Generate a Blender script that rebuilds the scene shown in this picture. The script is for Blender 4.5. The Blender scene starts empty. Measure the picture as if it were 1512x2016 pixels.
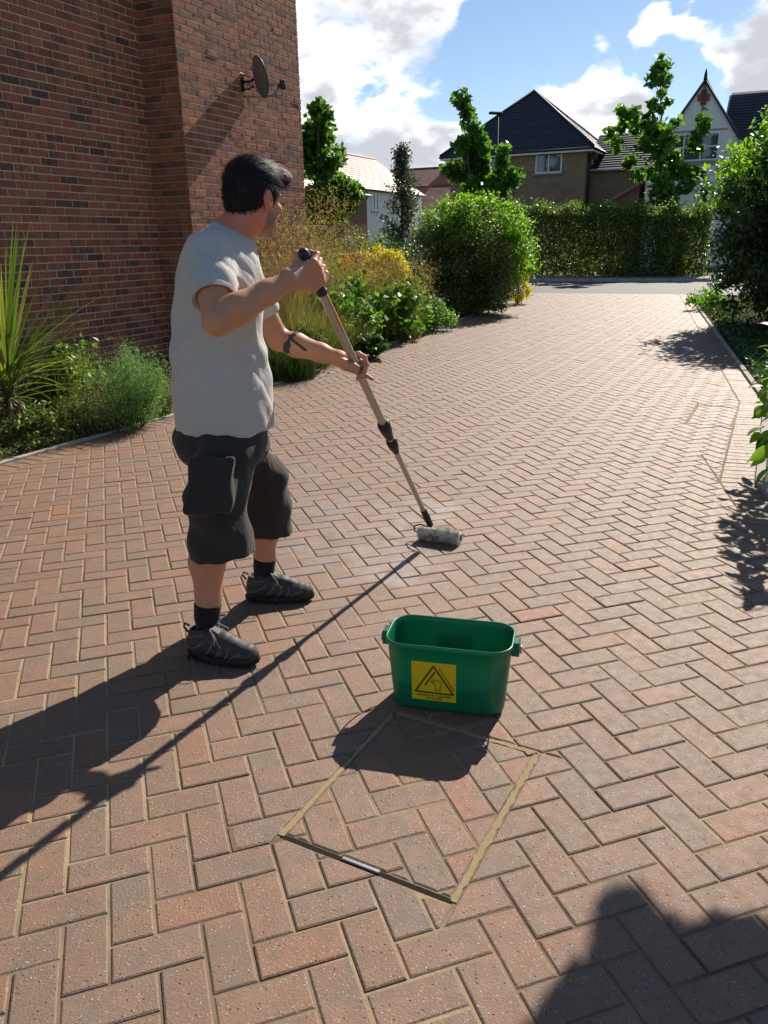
import bpy, math, random
import numpy as np
from math import radians, sin, cos, tan, pi
from mathutils import Vector, Matrix
from mathutils.bvhtree import BVHTree

scene = bpy.context.scene
COL = scene.collection
rng = np.random.default_rng(7)
random.seed(7)

# ------------------------------------------------------------------ camera
# solved from the 200 x 100 mm paving lattice: x right, y forward, z up, ground at z = 0
PF, PP, PR, PH = 1566.3, radians(18.645), radians(1.12), 1.4704      # focal px (of 1512), pitch, roll, height
_c, _s = cos(PP), sin(PP)
FWD = np.array([0, _c, -_s]); _rt = np.array([1.0, 0, 0]); _dn = np.array([0, -_s, -_c])
RT = cos(PR) * _rt + sin(PR) * _dn
DN = -sin(PR) * _rt + cos(PR) * _dn
CAM = np.array([0, 0, PH])
cam_data = bpy.data.cameras.new('camera')
cam = bpy.data.objects.new('camera', cam_data); COL.objects.link(cam)
M = Matrix([[RT[0], -DN[0], -FWD[0], 0], [RT[1], -DN[1], -FWD[1], 0], [RT[2], -DN[2], -FWD[2], PH], [0, 0, 0, 1]])
cam.matrix_world = M
cam_data.sensor_fit = 'HORIZONTAL'; cam_data.sensor_width = 36
cam_data.lens = PF / 1512 * 36
cam_data.clip_start = 0.05; cam_data.clip_end = 2000
scene.camera = cam
scene.render.resolution_x = 768; scene.render.resolution_y = 1024

# ------------------------------------------------------------------ light
SUN_AZ, SUN_EL = radians(60), radians(36.5)          # direction to the sun, az from +x towards +y
SUN = Vector((cos(SUN_EL) * cos(SUN_AZ), cos(SUN_EL) * sin(SUN_AZ), sin(SUN_EL)))
sl = bpy.data.lights.new('sun', 'SUN'); sl.energy = 3.6; sl.angle = radians(0.53); sl.color = (1.0, 0.915, 0.79)
so = bpy.data.objects.new('sun', sl); COL.objects.link(so)
so.rotation_euler = SUN.to_track_quat('Z', 'Y').to_euler()
so.location = (20, 30, 40)

scene.view_settings.view_transform = 'Standard'
scene.view_settings.look = 'None'
scene.view_settings.exposure = 1.05
scene.view_settings.gamma = 1.0
scene.view_settings.use_curve_mapping = False

def ray(x, y): return (x - 756) / PF * RT + (y - 1008) / PF * DN + FWD
def gp(x, y, z=0.0):
    d = ray(x, y); return CAM + d * ((z - PH) / d[2])
def at(x, y, Y):
    d = ray(x, y); return CAM + d * (Y / d[1])
def proj(P):
    q = np.asarray(P, float) - CAM; w = q @ FWD
    return 756 + PF * (q @ RT) / w, 1008 + PF * (q @ DN) / w, w

# ------------------------------------------------------------------ world: clear sky with broken cumulus
world = bpy.data.worlds.new('World'); scene.world = world; world.use_nodes = True
wt = world.node_tree; wt.nodes.clear()
def wn(t, **k):
    n = wt.nodes.new(t)
    for a, b in k.items(): setattr(n, a, b)
    return n
def wl(a, b): wt.links.new(a, b)
def wmath(op, a, b=None, c=None, clamp=False):
    n = wn('ShaderNodeMath', operation=op); n.use_clamp = clamp
    for i, v in enumerate((a, b, c)):
        if v is None: continue
        if isinstance(v, (int, float)): n.inputs[i].default_value = v
        else: wl(v, n.inputs[i])
    return n.outputs[0]
SKY_STRENGTH = 0.055
sky = wn('ShaderNodeTexSky', sky_type='NISHITA'); sky.sun_disc = False
sky.sun_elevation = SUN_EL; sky.sun_rotation = pi / 2 - SUN_AZ
sky.air_density = 0.85; sky.dust_density = 0.12; sky.ozone_density = 2.2
tc = wn('ShaderNodeTexCoord')
mp = wn('ShaderNodeMapping'); mp.inputs['Scale'].default_value = (1.0, 1.0, 1.9)
wl(tc.outputs['Generated'], mp.inputs['Vector'])
n1 = wn('ShaderNodeTexNoise'); n1.inputs['Scale'].default_value = 9.5; n1.inputs['Detail'].default_value = 10
n1.inputs['Roughness'].default_value = 0.60; n1.inputs['Distortion'].default_value = 0.15
wl(mp.outputs[0], n1.inputs['Vector'])
n2 = wn('ShaderNodeTexNoise'); n2.inputs['Scale'].default_value = 7.0; n2.inputs['Detail'].default_value = 6
mp2 = wn('ShaderNodeMapping'); mp2.inputs['Location'].default_value = (3.1, 1.7, 0.12); mp2.inputs['Scale'].default_value = (1, 1, 2.4)
wl(tc.outputs['Generated'], mp2.inputs['Vector']); wl(mp2.outputs[0], n2.inputs['Vector'])
# where the big clouds stand: (pixel, radius in px, weight)
BLOBS = [(690, 90, 190, .36), (650, 190, 150, .34), (640, 300, 120, .30), (800, 50, 150, .34), (820, 160, 80, .30), (880, 80, 60, .20), (1080, -10, 90, .26), (960, -10, 110, .28), (740, 330, 110, .30), (830, 330, 60, .2),
         (1390, 50, 70, .34), (1480, 45, 60, .34), (1500, 130, 55, .36), (1190, 180, 60, .36), (1240, 195, 50, .33), (1080, 170, 40, .22), (1130, 190, 45, .26), (1170, 100, 36, .2), (1290, 55, 50, .3),
         (960, 240, 55, .28), (1170, 255, 70, .30), (880, 240, 55, .28), (560, 60, 220, .2), (330, 250, 300, .2),
         (1010, 90, 100, -.36), (970, 160, 70, -.34), (1080, 60, 70, -.3), (1330, 150, 60, -.22), (1210, 10, 50, -.25), (1080, 110, 60, -.2), (1440, 10, 50, -.2), (610, 150, 26, -.16), (1120, 40, 60, -.2)]
acc = None; neg = None
for (bx_, by_, br_, w_) in BLOBS:
    d = ray(bx_, by_); d = d / np.linalg.norm(d)
    dp = wn('ShaderNodeVectorMath', operation='DOT_PRODUCT'); wl(tc.outputs['Generated'], dp.inputs[0]); dp.inputs[1].default_value = d
    mr = wn('ShaderNodeMapRange', interpolation_type='SMOOTHSTEP')
    mr.inputs['From Min'].default_value = cos(br_ / PF * 1.25); mr.inputs['From Max'].default_value = 1.0
    mr.inputs['To Max'].default_value = w_
    wl(dp.outputs['Value'], mr.inputs['Value'])
    if w_ > 0: acc = mr.outputs[0] if acc is None else wmath('MAXIMUM', acc, mr.outputs[0])
    else: neg = mr.outputs[0] if neg is None else wmath('MINIMUM', neg, mr.outputs[0])
cov = wmath('ADD', wmath('ADD', wmath('MULTIPLY_ADD', n1.outputs['Fac'], 1.35, -0.175), acc), neg)
mask = wn('ShaderNodeMapRange', interpolation_type='SMOOTHSTEP')
mask.inputs['From Min'].default_value = 0.62; mask.inputs['From Max'].default_value = 0.82
wl(cov, mask.inputs['Value'])
shade = wn('ShaderNodeMapRange', interpolation_type='SMOOTHSTEP')      # thick parts of a cloud are greyer
shade.inputs['From Min'].default_value = 1.02; shade.inputs['From Max'].default_value = 0.76
thick = wmath('ADD', wmath('MULTIPLY', cov, 0.55), wmath('MULTIPLY', n2.outputs['Fac'], 0.85))
wl(thick, shade.inputs['Value'])
cc = wn('ShaderNodeMix', data_type='RGBA')
k_ = 1 / SKY_STRENGTH
cc.inputs['A'].default_value = (0.31 * k_, 0.325 * k_, 0.355 * k_, 1); cc.inputs['B'].default_value = (0.80 * k_, 0.79 * k_, 0.77 * k_, 1)
wl(shade.outputs[0], cc.inputs['Factor'])
mx = wn('ShaderNodeMix', data_type='RGBA')
wl(mask.outputs[0], mx.inputs['Factor']); wl(sky.outputs[0], mx.inputs['A']); wl(cc.outputs['Result'], mx.inputs['B'])
bg = wn('ShaderNodeBackground'); bg.inputs['Strength'].default_value = SKY_STRENGTH
wl(mx.outputs['Result'], bg.inputs['Color'])
wo = wn('ShaderNodeOutputWorld'); wl(bg.outputs[0], wo.inputs['Surface'])

# ------------------------------------------------------------------ mesh helpers
def tag(o, label=None, cat=None, group=None, kind=None):
    if label: o['label'] = label
    if cat: o['category'] = cat
    if group: o['group'] = group
    if kind: o['kind'] = kind
    return o
def link(o, parent=None):
    COL.objects.link(o)
    if parent is not None:
        o.parent = parent
        o.matrix_parent_inverse = parent_inv(parent)
    return o
def wmat(o):
    return o.matrix_basis.copy() if o.parent is None else wmat(o.parent) @ o.matrix_parent_inverse @ o.matrix_basis
def parent_inv(p): return wmat(p).inverted()
def mesh(name, V, F, smooth=False, rnd=None, attrs=None):
    me = bpy.data.meshes.new(name)
    V = np.asarray(V, np.float32)
    if isinstance(F, np.ndarray):
        n, k = F.shape
        me.vertices.add(len(V)); me.vertices.foreach_set('co', V.ravel())
        me.loops.add(n * k); me.loops.foreach_set('vertex_index', F.astype(np.int32).ravel())
        me.polygons.add(n); me.polygons.foreach_set('loop_start', np.arange(0, n * k, k, dtype=np.int32))
        me.update(calc_edges=True); me.validate()
    else:
        me.from_pydata([tuple(v) for v in V], [], [tuple(f) for f in F]); me.update()
    if smooth: me.polygons.foreach_set('use_smooth', np.ones(len(me.polygons), bool))
    if rnd is not None and len(rnd) == len(me.polygons):
        a = me.attributes.new('rnd', 'FLOAT', 'FACE'); a.data.foreach_set('value', np.asarray(rnd, np.float32))
    return me
def obj(name, V, F, mat, parent=None, smooth=False, rnd=None):
    me = mesh(name, V, F, smooth, rnd); me.materials.append(mat)
    return link(bpy.data.objects.new(name, me), parent)
def mobj(name, me, mat, parent=None):
    if mat is not None and not me.materials: me.materials.append(mat)
    return link(bpy.data.objects.new(name, me), parent)
def empty(name, loc=(0, 0, 0), label=None, cat=None, group=None):
    o = bpy.data.objects.new(name, None); o.location = loc; o.empty_display_size = .1
    COL.objects.link(o); return tag(o, label, cat, group)

class MB:
    """collects shapes into one mesh"""
    def __init__(s): s.V = []; s.F = []; s.R = []; s.S = []
    def add(s, V, F, r=0.0, smooth=False):
        b = len(s.V); s.V += [tuple(v) for v in V]; s.F += [tuple(b + i for i in f) for f in F]
        s.R += [r] * len(F); s.S += [smooth] * len(F)
    def box(s, c, size, R=None, r=0.0, bev=0.0):
        c = np.array(c, float); h = np.array(size, float) / 2
        R = np.eye(3) if R is None else np.array(R)
        if bev <= 0:
            P = np.array([[i, j, k] for i in (-1, 1) for j in (-1, 1) for k in (-1, 1)]) * h
            s.add(c + P @ R.T, [(0, 1, 3, 2), (4, 6, 7, 5), (0, 4, 5, 1), (2, 3, 7, 6), (0, 2, 6, 4), (1, 5, 7, 3)], r)
        else:
            V = []; idx = {}
            for i in (-1, 1):
                for j in (-1, 1):
                    for k in (-1, 1):
                        for a in range(3):
                            p = np.array([i, j, k]) * (h - bev); p[a] = (i, j, k)[a] * h[a]
                            idx[(i, j, k, a)] = len(V); V.append(p)
            F = []
            for a in range(3):
                b, d = (a + 1) % 3, (a + 2) % 3
                for sg in (-1, 1):
                    q = []
                    for (u, v) in ((-1, -1), (1, -1), (1, 1), (-1, 1)):
                        t = [0, 0, 0]; t[a] = sg; t[b] = u; t[d] = v; q.append(idx[(*t, a)])
                    F.append(tuple(q if sg > 0 else q[::-1]))
            for a in range(3):           # edge bevels: edge parallel to axis a
                b, d = (a + 1) % 3, (a + 2) % 3
                for u in (-1, 1):
                    for v in (-1, 1):
                        t0 = [0, 0, 0]; t0[b] = u; t0[d] = v; t1 = list(t0); t0[a] = -1; t1[a] = 1
                        q = [idx[(*t0, b)], idx[(*t1, b)], idx[(*t1, d)], idx[(*t0, d)]]
                        F.append(tuple(q if u * v < 0 else q[::-1]))
            for i in (-1, 1):
                for j in (-1, 1):
                    for k in (-1, 1):
                        q = [idx[(i, j, k, a)] for a in range(3)]
                        F.append(tuple(q if i * j * k > 0 else q[::-1]))
            s.add(c + np.array(V) @ R.T, F, r)
    def tube(s, pts, rad, seg=10, r=0.0, cap=True, smooth=True):
        pts = [np.array(p, float) for p in pts]; n = len(pts)
        rad = [rad] * n if isinstance(rad, (int, float)) else list(rad)
        b = len(s.V); T = []
        for i in range(n):
            t = pts[min(i + 1, n - 1)] - pts[max(i - 1, 0)]; T.append(t / (np.linalg.norm(t) + 1e-12))
        u = np.cross(T[0], (0, 0, 1.0)); 
        if np.linalg.norm(u) < 1e-3: u = np.cross(T[0], (1.0, 0, 0))
        u /= np.linalg.norm(u)
        for i in range(n):
            u = u - T[i] * (u @ T[i]); u /= np.linalg.norm(u); w = np.cross(T[i], u)
            for k in range(seg):
                a = 2 * pi * k / seg; s.V.append(tuple(pts[i] + rad[i] * (cos(a) * u + sin(a) * w)))
        F = []
        for i in range(n - 1):
            for k in range(seg):
                k2 = (k + 1) % seg
                F.append((b + i * seg + k, b + i * seg + k2, b + (i + 1) * seg + k2, b + (i + 1) * seg + k))
        sm = [smooth] * len(F)
        if cap:
            F.append(tuple(b + k for k in range(seg))[::-1]); F.append(tuple(b + (n - 1) * seg + k for k in range(seg))); sm += [False, False]
        s.F += F; s.R += [r] * len(F); s.S += sm
    def prism(s, poly, n, depth, r=0.0):
        """planar polygon (ccw seen from +n) extruded backwards along -n"""
        P = np.array(poly, float); n = np.array(n, float); k = len(P)
        Q = P - n * depth
        F = [tuple(range(k)), tuple(range(k, 2 * k))[::-1]] + [(i, k + i, k + (i + 1) % k, (i + 1) % k) for i in range(k)]
        s.add(np.vstack([P, Q]), F, r)
    def build(s, name, mat, parent=None):
        me = bpy.data.meshes.new(name); me.from_pydata(s.V, [], s.F); me.update()
        me.polygons.foreach_set('use_smooth', np.array(s.S, bool))
        a = me.attributes.new('rnd', 'FLOAT', 'FACE'); a.data.foreach_set('value', np.array(s.R, np.float32))
        me.materials.append(mat)
        return link(bpy.data.objects.new(name, me), parent)

def rotz(a): return np.array([[cos(a), -sin(a), 0], [sin(a), cos(a), 0], [0, 0, 1.0]])
def unit(v): v = np.asarray(v, float); return v / np.linalg.norm(v)

# polygons in the plane -------------------------------------------------
def clip(poly, a, n):
    """keep the part of a convex polygon where (p-a).n <= 0"""
    out = []; k = len(poly)
    for i in range(k):
        p, q = poly[i], poly[(i + 1) % k]
        dp = (p[0] - a[0]) * n[0] + (p[1] - a[1]) * n[1]; dq = (q[0] - a[0]) * n[0] + (q[1] - a[1]) * n[1]
        if dp <= 0: out.append(p)
        if (dp < 0 < dq) or (dq < 0 < dp):
            t = dp / (dp - dq); out.append((p[0] + t * (q[0] - p[0]), p[1] + t * (q[1] - p[1])))
    return out
def area(p):
    return 0.5 * abs(sum(p[i][0] * p[(i + 1) % len(p)][1] - p[(i + 1) % len(p)][0] * p[i][1] for i in range(len(p)))) if len(p) > 2 else 0
def subtract(poly, planes):
    """poly minus the convex set {(p-a).n <= 0 for all planes}; list of convex pieces"""
    inner = poly
    for a, n in planes:
        inner = clip(inner, a, n)
        if area(inner) < 2e-6: return [poly]
    res = []; cur = poly
    for a, n in planes:
        o = clip(cur, a, (-n[0], -n[1]))
        if area(o) > 1e-6: res.append(o)
        cur = clip(cur, a, n)
        if area(cur) < 1e-6: break
    return res
def inset(poly, d):
    """shrink a convex ccw polygon by d"""
    P = [np.array(p, float) for p in poly]
    Q = []
    for i, p in enumerate(P):
        if not Q or np.linalg.norm(p - Q[-1]) > 1e-3: Q.append(p)
    if len(Q) > 1 and np.linalg.norm(Q[0] - Q[-1]) < 1e-3: Q.pop()
    if len(Q) < 3: return None
    A = sum(Q[i][0] * Q[(i + 1) % len(Q)][1] - Q[(i + 1) % len(Q)][0] * Q[i][1] for i in range(len(Q)))
    if A < 0: Q = Q[::-1]
    out = [tuple(q) for q in Q]
    for i in range(len(Q)):
        a, b = Q[i], Q[(i + 1) % len(Q)]; e = (b - a) / np.linalg.norm(b - a); n = np.array([e[1], -e[0]])   # outward
        out = clip(out, a - n * d, n)
        if area(out) < 1e-6: return None
    return out

# ------------------------------------------------------------------ material helpers
class NT:
    def __init__(s, name):
        s.m = bpy.data.materials.new(name); s.m.use_nodes = True; s.t = s.m.node_tree; s.t.nodes.clear()
        s.out = s.t.nodes.new('ShaderNodeOutputMaterial')
    def n(s, t, **k):
        x = s.t.nodes.new(t)
        for a, b in k.items(): setattr(x, a, b)
        return x
    def put(s, sock, v):
        if v is None: return
        if isinstance(v, bpy.types.NodeSocket): s.t.links.new(v, sock)
        elif isinstance(v, (tuple, list)):
            sock.default_value = (*v, 1.0) if len(v) == 3 and sock.type == 'RGBA' else v
        else: sock.default_value = v
    def math(s, op, a, b=None, c=None, clamp=False):
        x = s.n('ShaderNodeMath', operation=op); x.use_clamp = clamp
        for i, v in enumerate((a, b, c)): s.put(x.inputs[i], v)
        return x.outputs[0]
    def pos(s): return s.n('ShaderNodeNewGeometry').outputs['Position']
    def obc(s): return s.n('ShaderNodeTexCoord').outputs['Object']
    def noise(s, scale, detail=4, rough=.55, vec=None, dist=0.0, col=False):
        x = s.n('ShaderNodeTexNoise'); x.inputs['Scale'].default_value = scale; x.inputs['Detail'].default_value = detail
        x.inputs['Roughness'].default_value = rough; x.inputs['Distortion'].default_value = dist
        s.put(x.inputs['Vector'], vec if vec is not None else s.pos())
        return x.outputs['Color' if col else 'Fac']
    def vor(s, scale, feature='F1', vec=None, out='Distance'):
        x = s.n('ShaderNodeTexVoronoi', feature=feature); x.inputs['Scale'].default_value = scale
        s.put(x.inputs['Vector'], vec if vec is not None else s.pos())
        return x.outputs[out]
    def scale(s, v, k):
        x = s.n('ShaderNodeMapping'); x.inputs['Scale'].default_value = k; s.put(x.inputs['Vector'], v); return x.outputs[0]
    def rng(s, v, a, b, c=0.0, d=1.0, smooth=False):
        x = s.n('ShaderNodeMapRange'); x.interpolation_type = 'SMOOTHSTEP' if smooth else 'LINEAR'
        x.inputs['From Min'].default_value = a; x.inputs['From Max'].default_value = b
        x.inputs['To Min'].default_value = c; x.inputs['To Max'].default_value = d
        s.put(x.inputs['Value'], v); return x.outputs[0]
    def mix(s, f, a, b, blend='MIX'):
        x = s.n('ShaderNodeMix', data_type='RGBA'); x.blend_type = blend; x.clamp_factor = True
        s.put(x.inputs['Factor'], f); s.put(x.inputs['A'], a); s.put(x.inputs['B'], b); return x.outputs['Result']
    def ramp(s, f, stops, interp='LINEAR'):
        x = s.n('ShaderNodeValToRGB'); r = x.color_ramp; r.interpolation = interp
        while len(r.elements) < len(stops): r.elements.new(.5)
        for e, (p, c) in zip(r.elements, stops): e.position = p; e.color = (*c, 1)
        s.put(x.inputs[0], f); return x.outputs[0]
    def rnd(s):
        """a random number per object or per face of a joined mesh"""
        a = s.n('ShaderNodeAttribute'); a.attribute_name = 'rnd'
        o = s.n('ShaderNodeObjectInfo').outputs['Random']
        return s.math('FRACT', s.math('ADD', a.outputs['Fac'], o))
    def attr(s, name):
        a = s.n('ShaderNodeAttribute'); a.attribute_name = name; return a.outputs['Fac']
    def bump(s, h, dist=.002, strength=1.0, nrm=None):
        x = s.n('ShaderNodeBump'); x.inputs['Distance'].default_value = dist; x.inputs['Strength'].default_value = strength
        s.put(x.inputs['Height'], h); s.put(x.inputs['Normal'], nrm); return x.outputs[0]
    def bsdf(s, col, rough=.6, spec=.4, metal=0.0, nrm=None, trans=0.0, tcol=None, **kw):
        b = s.n('ShaderNodeBsdfPrincipled')
        s.put(b.inputs['Base Color'], col); s.put(b.inputs['Roughness'], rough); s.put(b.inputs['Specular IOR Level'], spec)
        s.put(b.inputs['Metallic'], metal); s.put(b.inputs['Normal'], nrm)
        for k, v in kw.items(): s.put(b.inputs[k], v)
        o = b.outputs[0]
        if trans:
            t = s.n('ShaderNodeBsdfTranslucent'); s.put(t.inputs['Color'], tcol if tcol is not None else col)
            x = s.n('ShaderNodeMixShader'); x.inputs[0].default_value = trans
            s.t.links.new(o, x.inputs[1]); s.t.links.new(t.outputs[0], x.inputs[2]); o = x.outputs[0]
        s.t.links.new(o, s.out.inputs['Surface']); return s.m

def plain(name, col, rough=.6, spec=.4, metal=0.0, var=.12, scale=8, bump=0.0):
    t = NT(name); v = t.noise(scale, 5)
    c = t.mix(v, [x * (1 - var) for x in col], [min(1, x * (1 + var)) for x in col])
    nm = t.bump(t.noise(scale * 6, 4), .003, bump) if bump else None
    return t.bsdf(c, rough, spec, metal, nm)
def leafmat(name, stops, trans=.35, rough=.45, spec=.35, tboost=1.5):
    t = NT(name); c = t.ramp(t.rnd(), stops)
    tc = t.mix(1.0, c, (tboost, tboost * 1.05, tboost * .6), 'MULTIPLY')
    return t.bsdf(c, rough, spec, trans=trans, tcol=tc)

# ------------------------------------------------------------------ materials
def paving_mat():
    t = NT('concrete_block_paving'); p = t.pos(); r = t.rnd()
    base = t.ramp(r, [(0, (.250, .158, .108)), (.18, (.285, .182, .126)), (.36, (.320, .178, .112)), (.50, (.262, .168, .116)),
                      (.66, (.245, .170, .122)), (.80, (.300, .200, .142)), (.90, (.215, .162, .122)), (.95, (.33, .165, .10)), (1, (.36, .155, .088))])
    base = t.mix(1, base, (.98, .86, .77), 'MULTIPLY')
    pat = t.noise(2.2, 4, .6)
    base = t.mix(t.rng(pat, .35, .7, 0, .55), base, (.275, .198, .146))
    blot = t.noise(14, 5, .62)
    base = t.mix(t.rng(blot, .42, .70, 0, .65), base, (.19, .145, .112)); gg_ = t.noise(5.5, 4, .6, t.scale(p, (1.2, 1, 1))); base = t.mix(t.rng(gg_, .56, .72, 0, .6), base, (.19, .17, .135))
    blot2 = t.noise(6, 4, .6, t.scale(p, (1, 1.3, 1)))
    base = t.mix(t.rng(blot2, .50, .68, 0, .6), base, (.35, .19, .118))
    grain = t.noise(430, 4, .75); fine = t.noise(1100, 2, .7)
    gg = t.math('ADD', t.math('MULTIPLY', grain, .6), t.math('MULTIPLY', fine, .4))
    base = t.mix(t.rng(gg, .36, .66, 0, 1), t.mix(1, base, (.52, .50, .48), 'MULTIPLY'), t.mix(1, base, (1.10, 1.08, 1.05), 'MULTIPLY'))
    # aggregate: pale chips and dark pits
    d = t.vor(210); rc = t.n('ShaderNodeSeparateColor'); t.put(rc.inputs[0], t.vor(210, out='Color'))
    chip = t.math('MULTIPLY', t.rng(d, .24, .42, 1, 0), t.rng(rc.outputs[0], .89, .92, 0, .95))
    base = t.mix(chip, base, t.mix(rc.outputs[1], (.40, .31, .22), (.56, .48, .38)))
    d2 = t.vor(120); rc2 = t.n('ShaderNodeSeparateColor'); t.put(rc2.inputs[0], t.vor(120, out='Color'))
    pit = t.math('MULTIPLY', t.rng(d2, .14, .30, 1, 0), t.rng(rc2.outputs[0], .90, .92, 0, .9))
    base = t.mix(pit, base, (.065, .045, .035))
    # sand dusting along the arrises
    # freshly rolled sealer is still wet around the roller
    wet = None
    for (x, y, rad) in ((700, 1075, .62), (620, 1000, .5), (820, 1010, .42), (560, 930, .5), (760, 1120, .4)):
        q = gp(x, y); dn = t.n('ShaderNodeVectorMath', operation='DISTANCE'); t.put(dn.inputs[0], p); dn.inputs[1].default_value = tuple(q)
        w = t.rng(dn.outputs['Value'], rad, rad * .25, 0, 1, True)
        wet = w if wet is None else t.math('MAXIMUM', wet, w)
    wet = t.math('MULTIPLY', wet, t.rng(t.noise(6, 4, .6), .38, .62, 0, 1))
    wet = t.math('MULTIPLY', wet, t.rng(r, 0, 1, .55, 1))
    base = t.mix(t.math('MULTIPLY', wet, .34), base, (.255, .225, .245))
    rough = t.math('SUBTRACT', t.rng(t.noise(30, 3), .3, .7, .55, .72), t.math('MULTIPLY', wet, .30))
    hgt = t.math('SUBTRACT', t.math('ADD', t.math('MULTIPLY', grain, .5), t.math('MULTIPLY', t.noise(160, 3, .6), .7)), t.math('MULTIPLY', pit, 1.4))
    nm = t.bump(hgt, .0028, 1.0)
    return t.bsdf(base, rough, t.math('ADD', .55, t.math('MULTIPLY', wet, .25)), nrm=nm)
DARKGAP = None
def sand_mat():
    t = NT('jointing_sand'); n = t.noise(60, 5, .65); g = t.noise(900, 2, .6)
    near = t.rng(t.noise(1.3, 3, .6), .40, .62)
    sep = t.n('ShaderNodeSeparateXYZ'); t.put(sep.inputs[0], t.pos())
    far = t.rng(sep.outputs['Y'], 1.8, 5.5)                    # tan sand near the cover, joint colour darker farther away
    f = t.math('MULTIPLY', near, t.math('SUBTRACT', 1.0, t.math('MULTIPLY', far, .75)))
    c = t.mix(f, t.mix(n, (.17, .125, .085), (.26, .20, .135)), t.mix(n, (.52, .40, .23), (.66, .52, .31)))
    c = t.mix(t.rng(g, .3, .7, 0, .35), c, (.14, .10, .06))
    return t.bsdf(c, .9, .2, nrm=t.bump(t.math('ADD', n, g), .004, .8))
def fresh_sand_mat():
    t = NT('fresh_sand'); n = t.noise(70, 5, .65); g = t.noise(1000, 2, .6)
    c = t.mix(n, (.42, .31, .17), (.58, .45, .26)); c = t.mix(t.rng(g, .35, .7, 0, .3), c, (.30, .21, .11))
    return t.bsdf(c, .9, .2, nrm=t.bump(t.math('ADD', n, g), .005, .9))
def brick_mat(name, stops, grey=.35, scale=1.0):
    t = NT(name); r = t.rnd(); base = t.ramp(r, stops)
    n = t.noise(26 * scale, 5, .65); base = t.mix(t.rng(n, .35, .72, 0, .6), base, t.mix(1, base, (.55, .5, .5), 'MULTIPLY'))
    b = t.noise(9 * scale, 4, .6, t.scale(t.pos(), (1, 1, .35))); base = t.mix(t.rng(b, .55, .75, 0, grey), base, (.26, .20, .165))
    k2 = t.noise(13 * scale, 3, .5, t.scale(t.pos(), (1, 1, .25))); base = t.mix(t.rng(k2, .56, .66, 0, .55), base, (.075, .045, .045)); k3 = t.noise(17 * scale, 3, .5, t.scale(t.pos(), (1, 1, .25))); base = t.mix(t.rng(k3, .58, .68, 0, .5), base, (.33, .15, .09))
    g = t.noise(220 * scale, 3, .7); base = t.mix(t.rng(g, .3, .7, 0, .4), base, t.mix(1, base, (1.35, 1.3, 1.25), 'MULTIPLY'))
    nm = t.bump(t.math('ADD', t.math('MULTIPLY', n, 1.4), t.noise(120 * scale, 4, .65)), .006, .9)
    return t.bsdf(base, .85, .25, nrm=nm)
def asphalt_mat():
    t = NT('asphalt'); n = t.noise(180, 3, .7); b = t.noise(.7, 4)
    c = t.mix(n, (.06, .06, .064), (.115, .115, .12)); c = t.mix(t.rng(b, .4, .7, 0, .35), c, (.14, .14, .145))
    return t.bsdf(c, .75, .35, nrm=t.bump(n, .004, .6))
def soil_mat():
    t = NT('bed_soil'); n = t.noise(22, 6, .7); v = t.vor(60)
    c = t.mix(n, (.055, .036, .023), (.15, .105, .07)); c = t.mix(t.rng(v, .1, .35, .35, 0), c, (.26, .21, .16))
    return t.bsdf(c, .95, .15, nrm=t.bump(t.math('ADD', n, t.math('MULTIPLY', v, -.6)), .03, .9))
def grassground_mat():
    t = NT('rough_grass_ground'); n = t.noise(5, 6, .65); g = t.noise(60, 3, .7)
    c = t.mix(n, (.035, .055, .016), (.075, .095, .028)); c = t.mix(t.rng(g, .3, .7, 0, .5), c, (.11, .10, .045))
    return t.bsdf(c, .9, .2, nrm=t.bump(g, .03, .8))
def concrete_mat(name='kerb_concrete', col=(.40, .37, .32)):
    t = NT(name); n = t.noise(9, 5, .65); g = t.noise(140, 3, .7)
    c = t.mix(n, [x * .78 for x in col], [x * 1.12 for x in col]); c = t.mix(t.rng(g, .45, .75, 0, .5), c, [x * .55 for x in col])
    return t.bsdf(c, .85, .3, nrm=t.bump(g, .003, .6))
MAT = {}
MAT['paving'] = paving_mat(); MAT['sand'] = sand_mat(); MAT['fresh_sand'] = fresh_sand_mat()
MAT['brick'] = brick_mat('red_multi_brick', [(0, (0.324, 0.108, 0.060)), (.22, (0.372, 0.134, 0.074)), (.40, (0.240, 0.084, 0.055)), (.52, (0.408, 0.156, 0.084)), (.66, (0.300, 0.114, 0.072)),
                                       (.78, (0.144, 0.070, 0.058)), (.86, (0.360, 0.168, 0.108)), (.95, (0.102, 0.058, 0.055)), (1, (0.444, 0.180, 0.084))])
MAT['mortar'] = concrete_mat('mortar', (.60, .47, .33))
MAT['asphalt'] = asphalt_mat(); MAT['soil'] = soil_mat(); MAT['grassground'] = grassground_mat(); MAT['kerb'] = concrete_mat()

# ------------------------------------------------------------------ ground, driveway, road
TH = radians(18.2609); UV0 = np.array([-1.67849, -16.99824])
DU = .1 * np.array([cos(TH), sin(TH)]); DV = .1 * np.array([sin(TH), -cos(TH)])
def lat(u, v): q = (u + UV0[0]) * DU + (v + UV0[1]) * DV; return (q[0], q[1])
def sheet(name, poly, z, mat, kind='structure'):
    o = obj(name, [(p[0], p[1], z) for p in poly], [tuple(range(len(poly)))], mat); o['kind'] = kind; return o
sheet('ground', [(-900, -60), (900, -60), (900, 1500), (-900, 1500)], -.09, MAT['grassground'])

STREET = radians(-26); SD = np.array([cos(STREET), sin(STREET)]); SN = np.array([-SD[1], SD[0]])     # along and across the street
ROAD_NEAR = float(np.array(gp(1205, 578)[:2]) @ SN); ROAD_FAR = ROAD_NEAR + 7.0
def street(a, b, z=0.0): q = a * SD + b * SN; return np.array([q[0], q[1], z])

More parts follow.
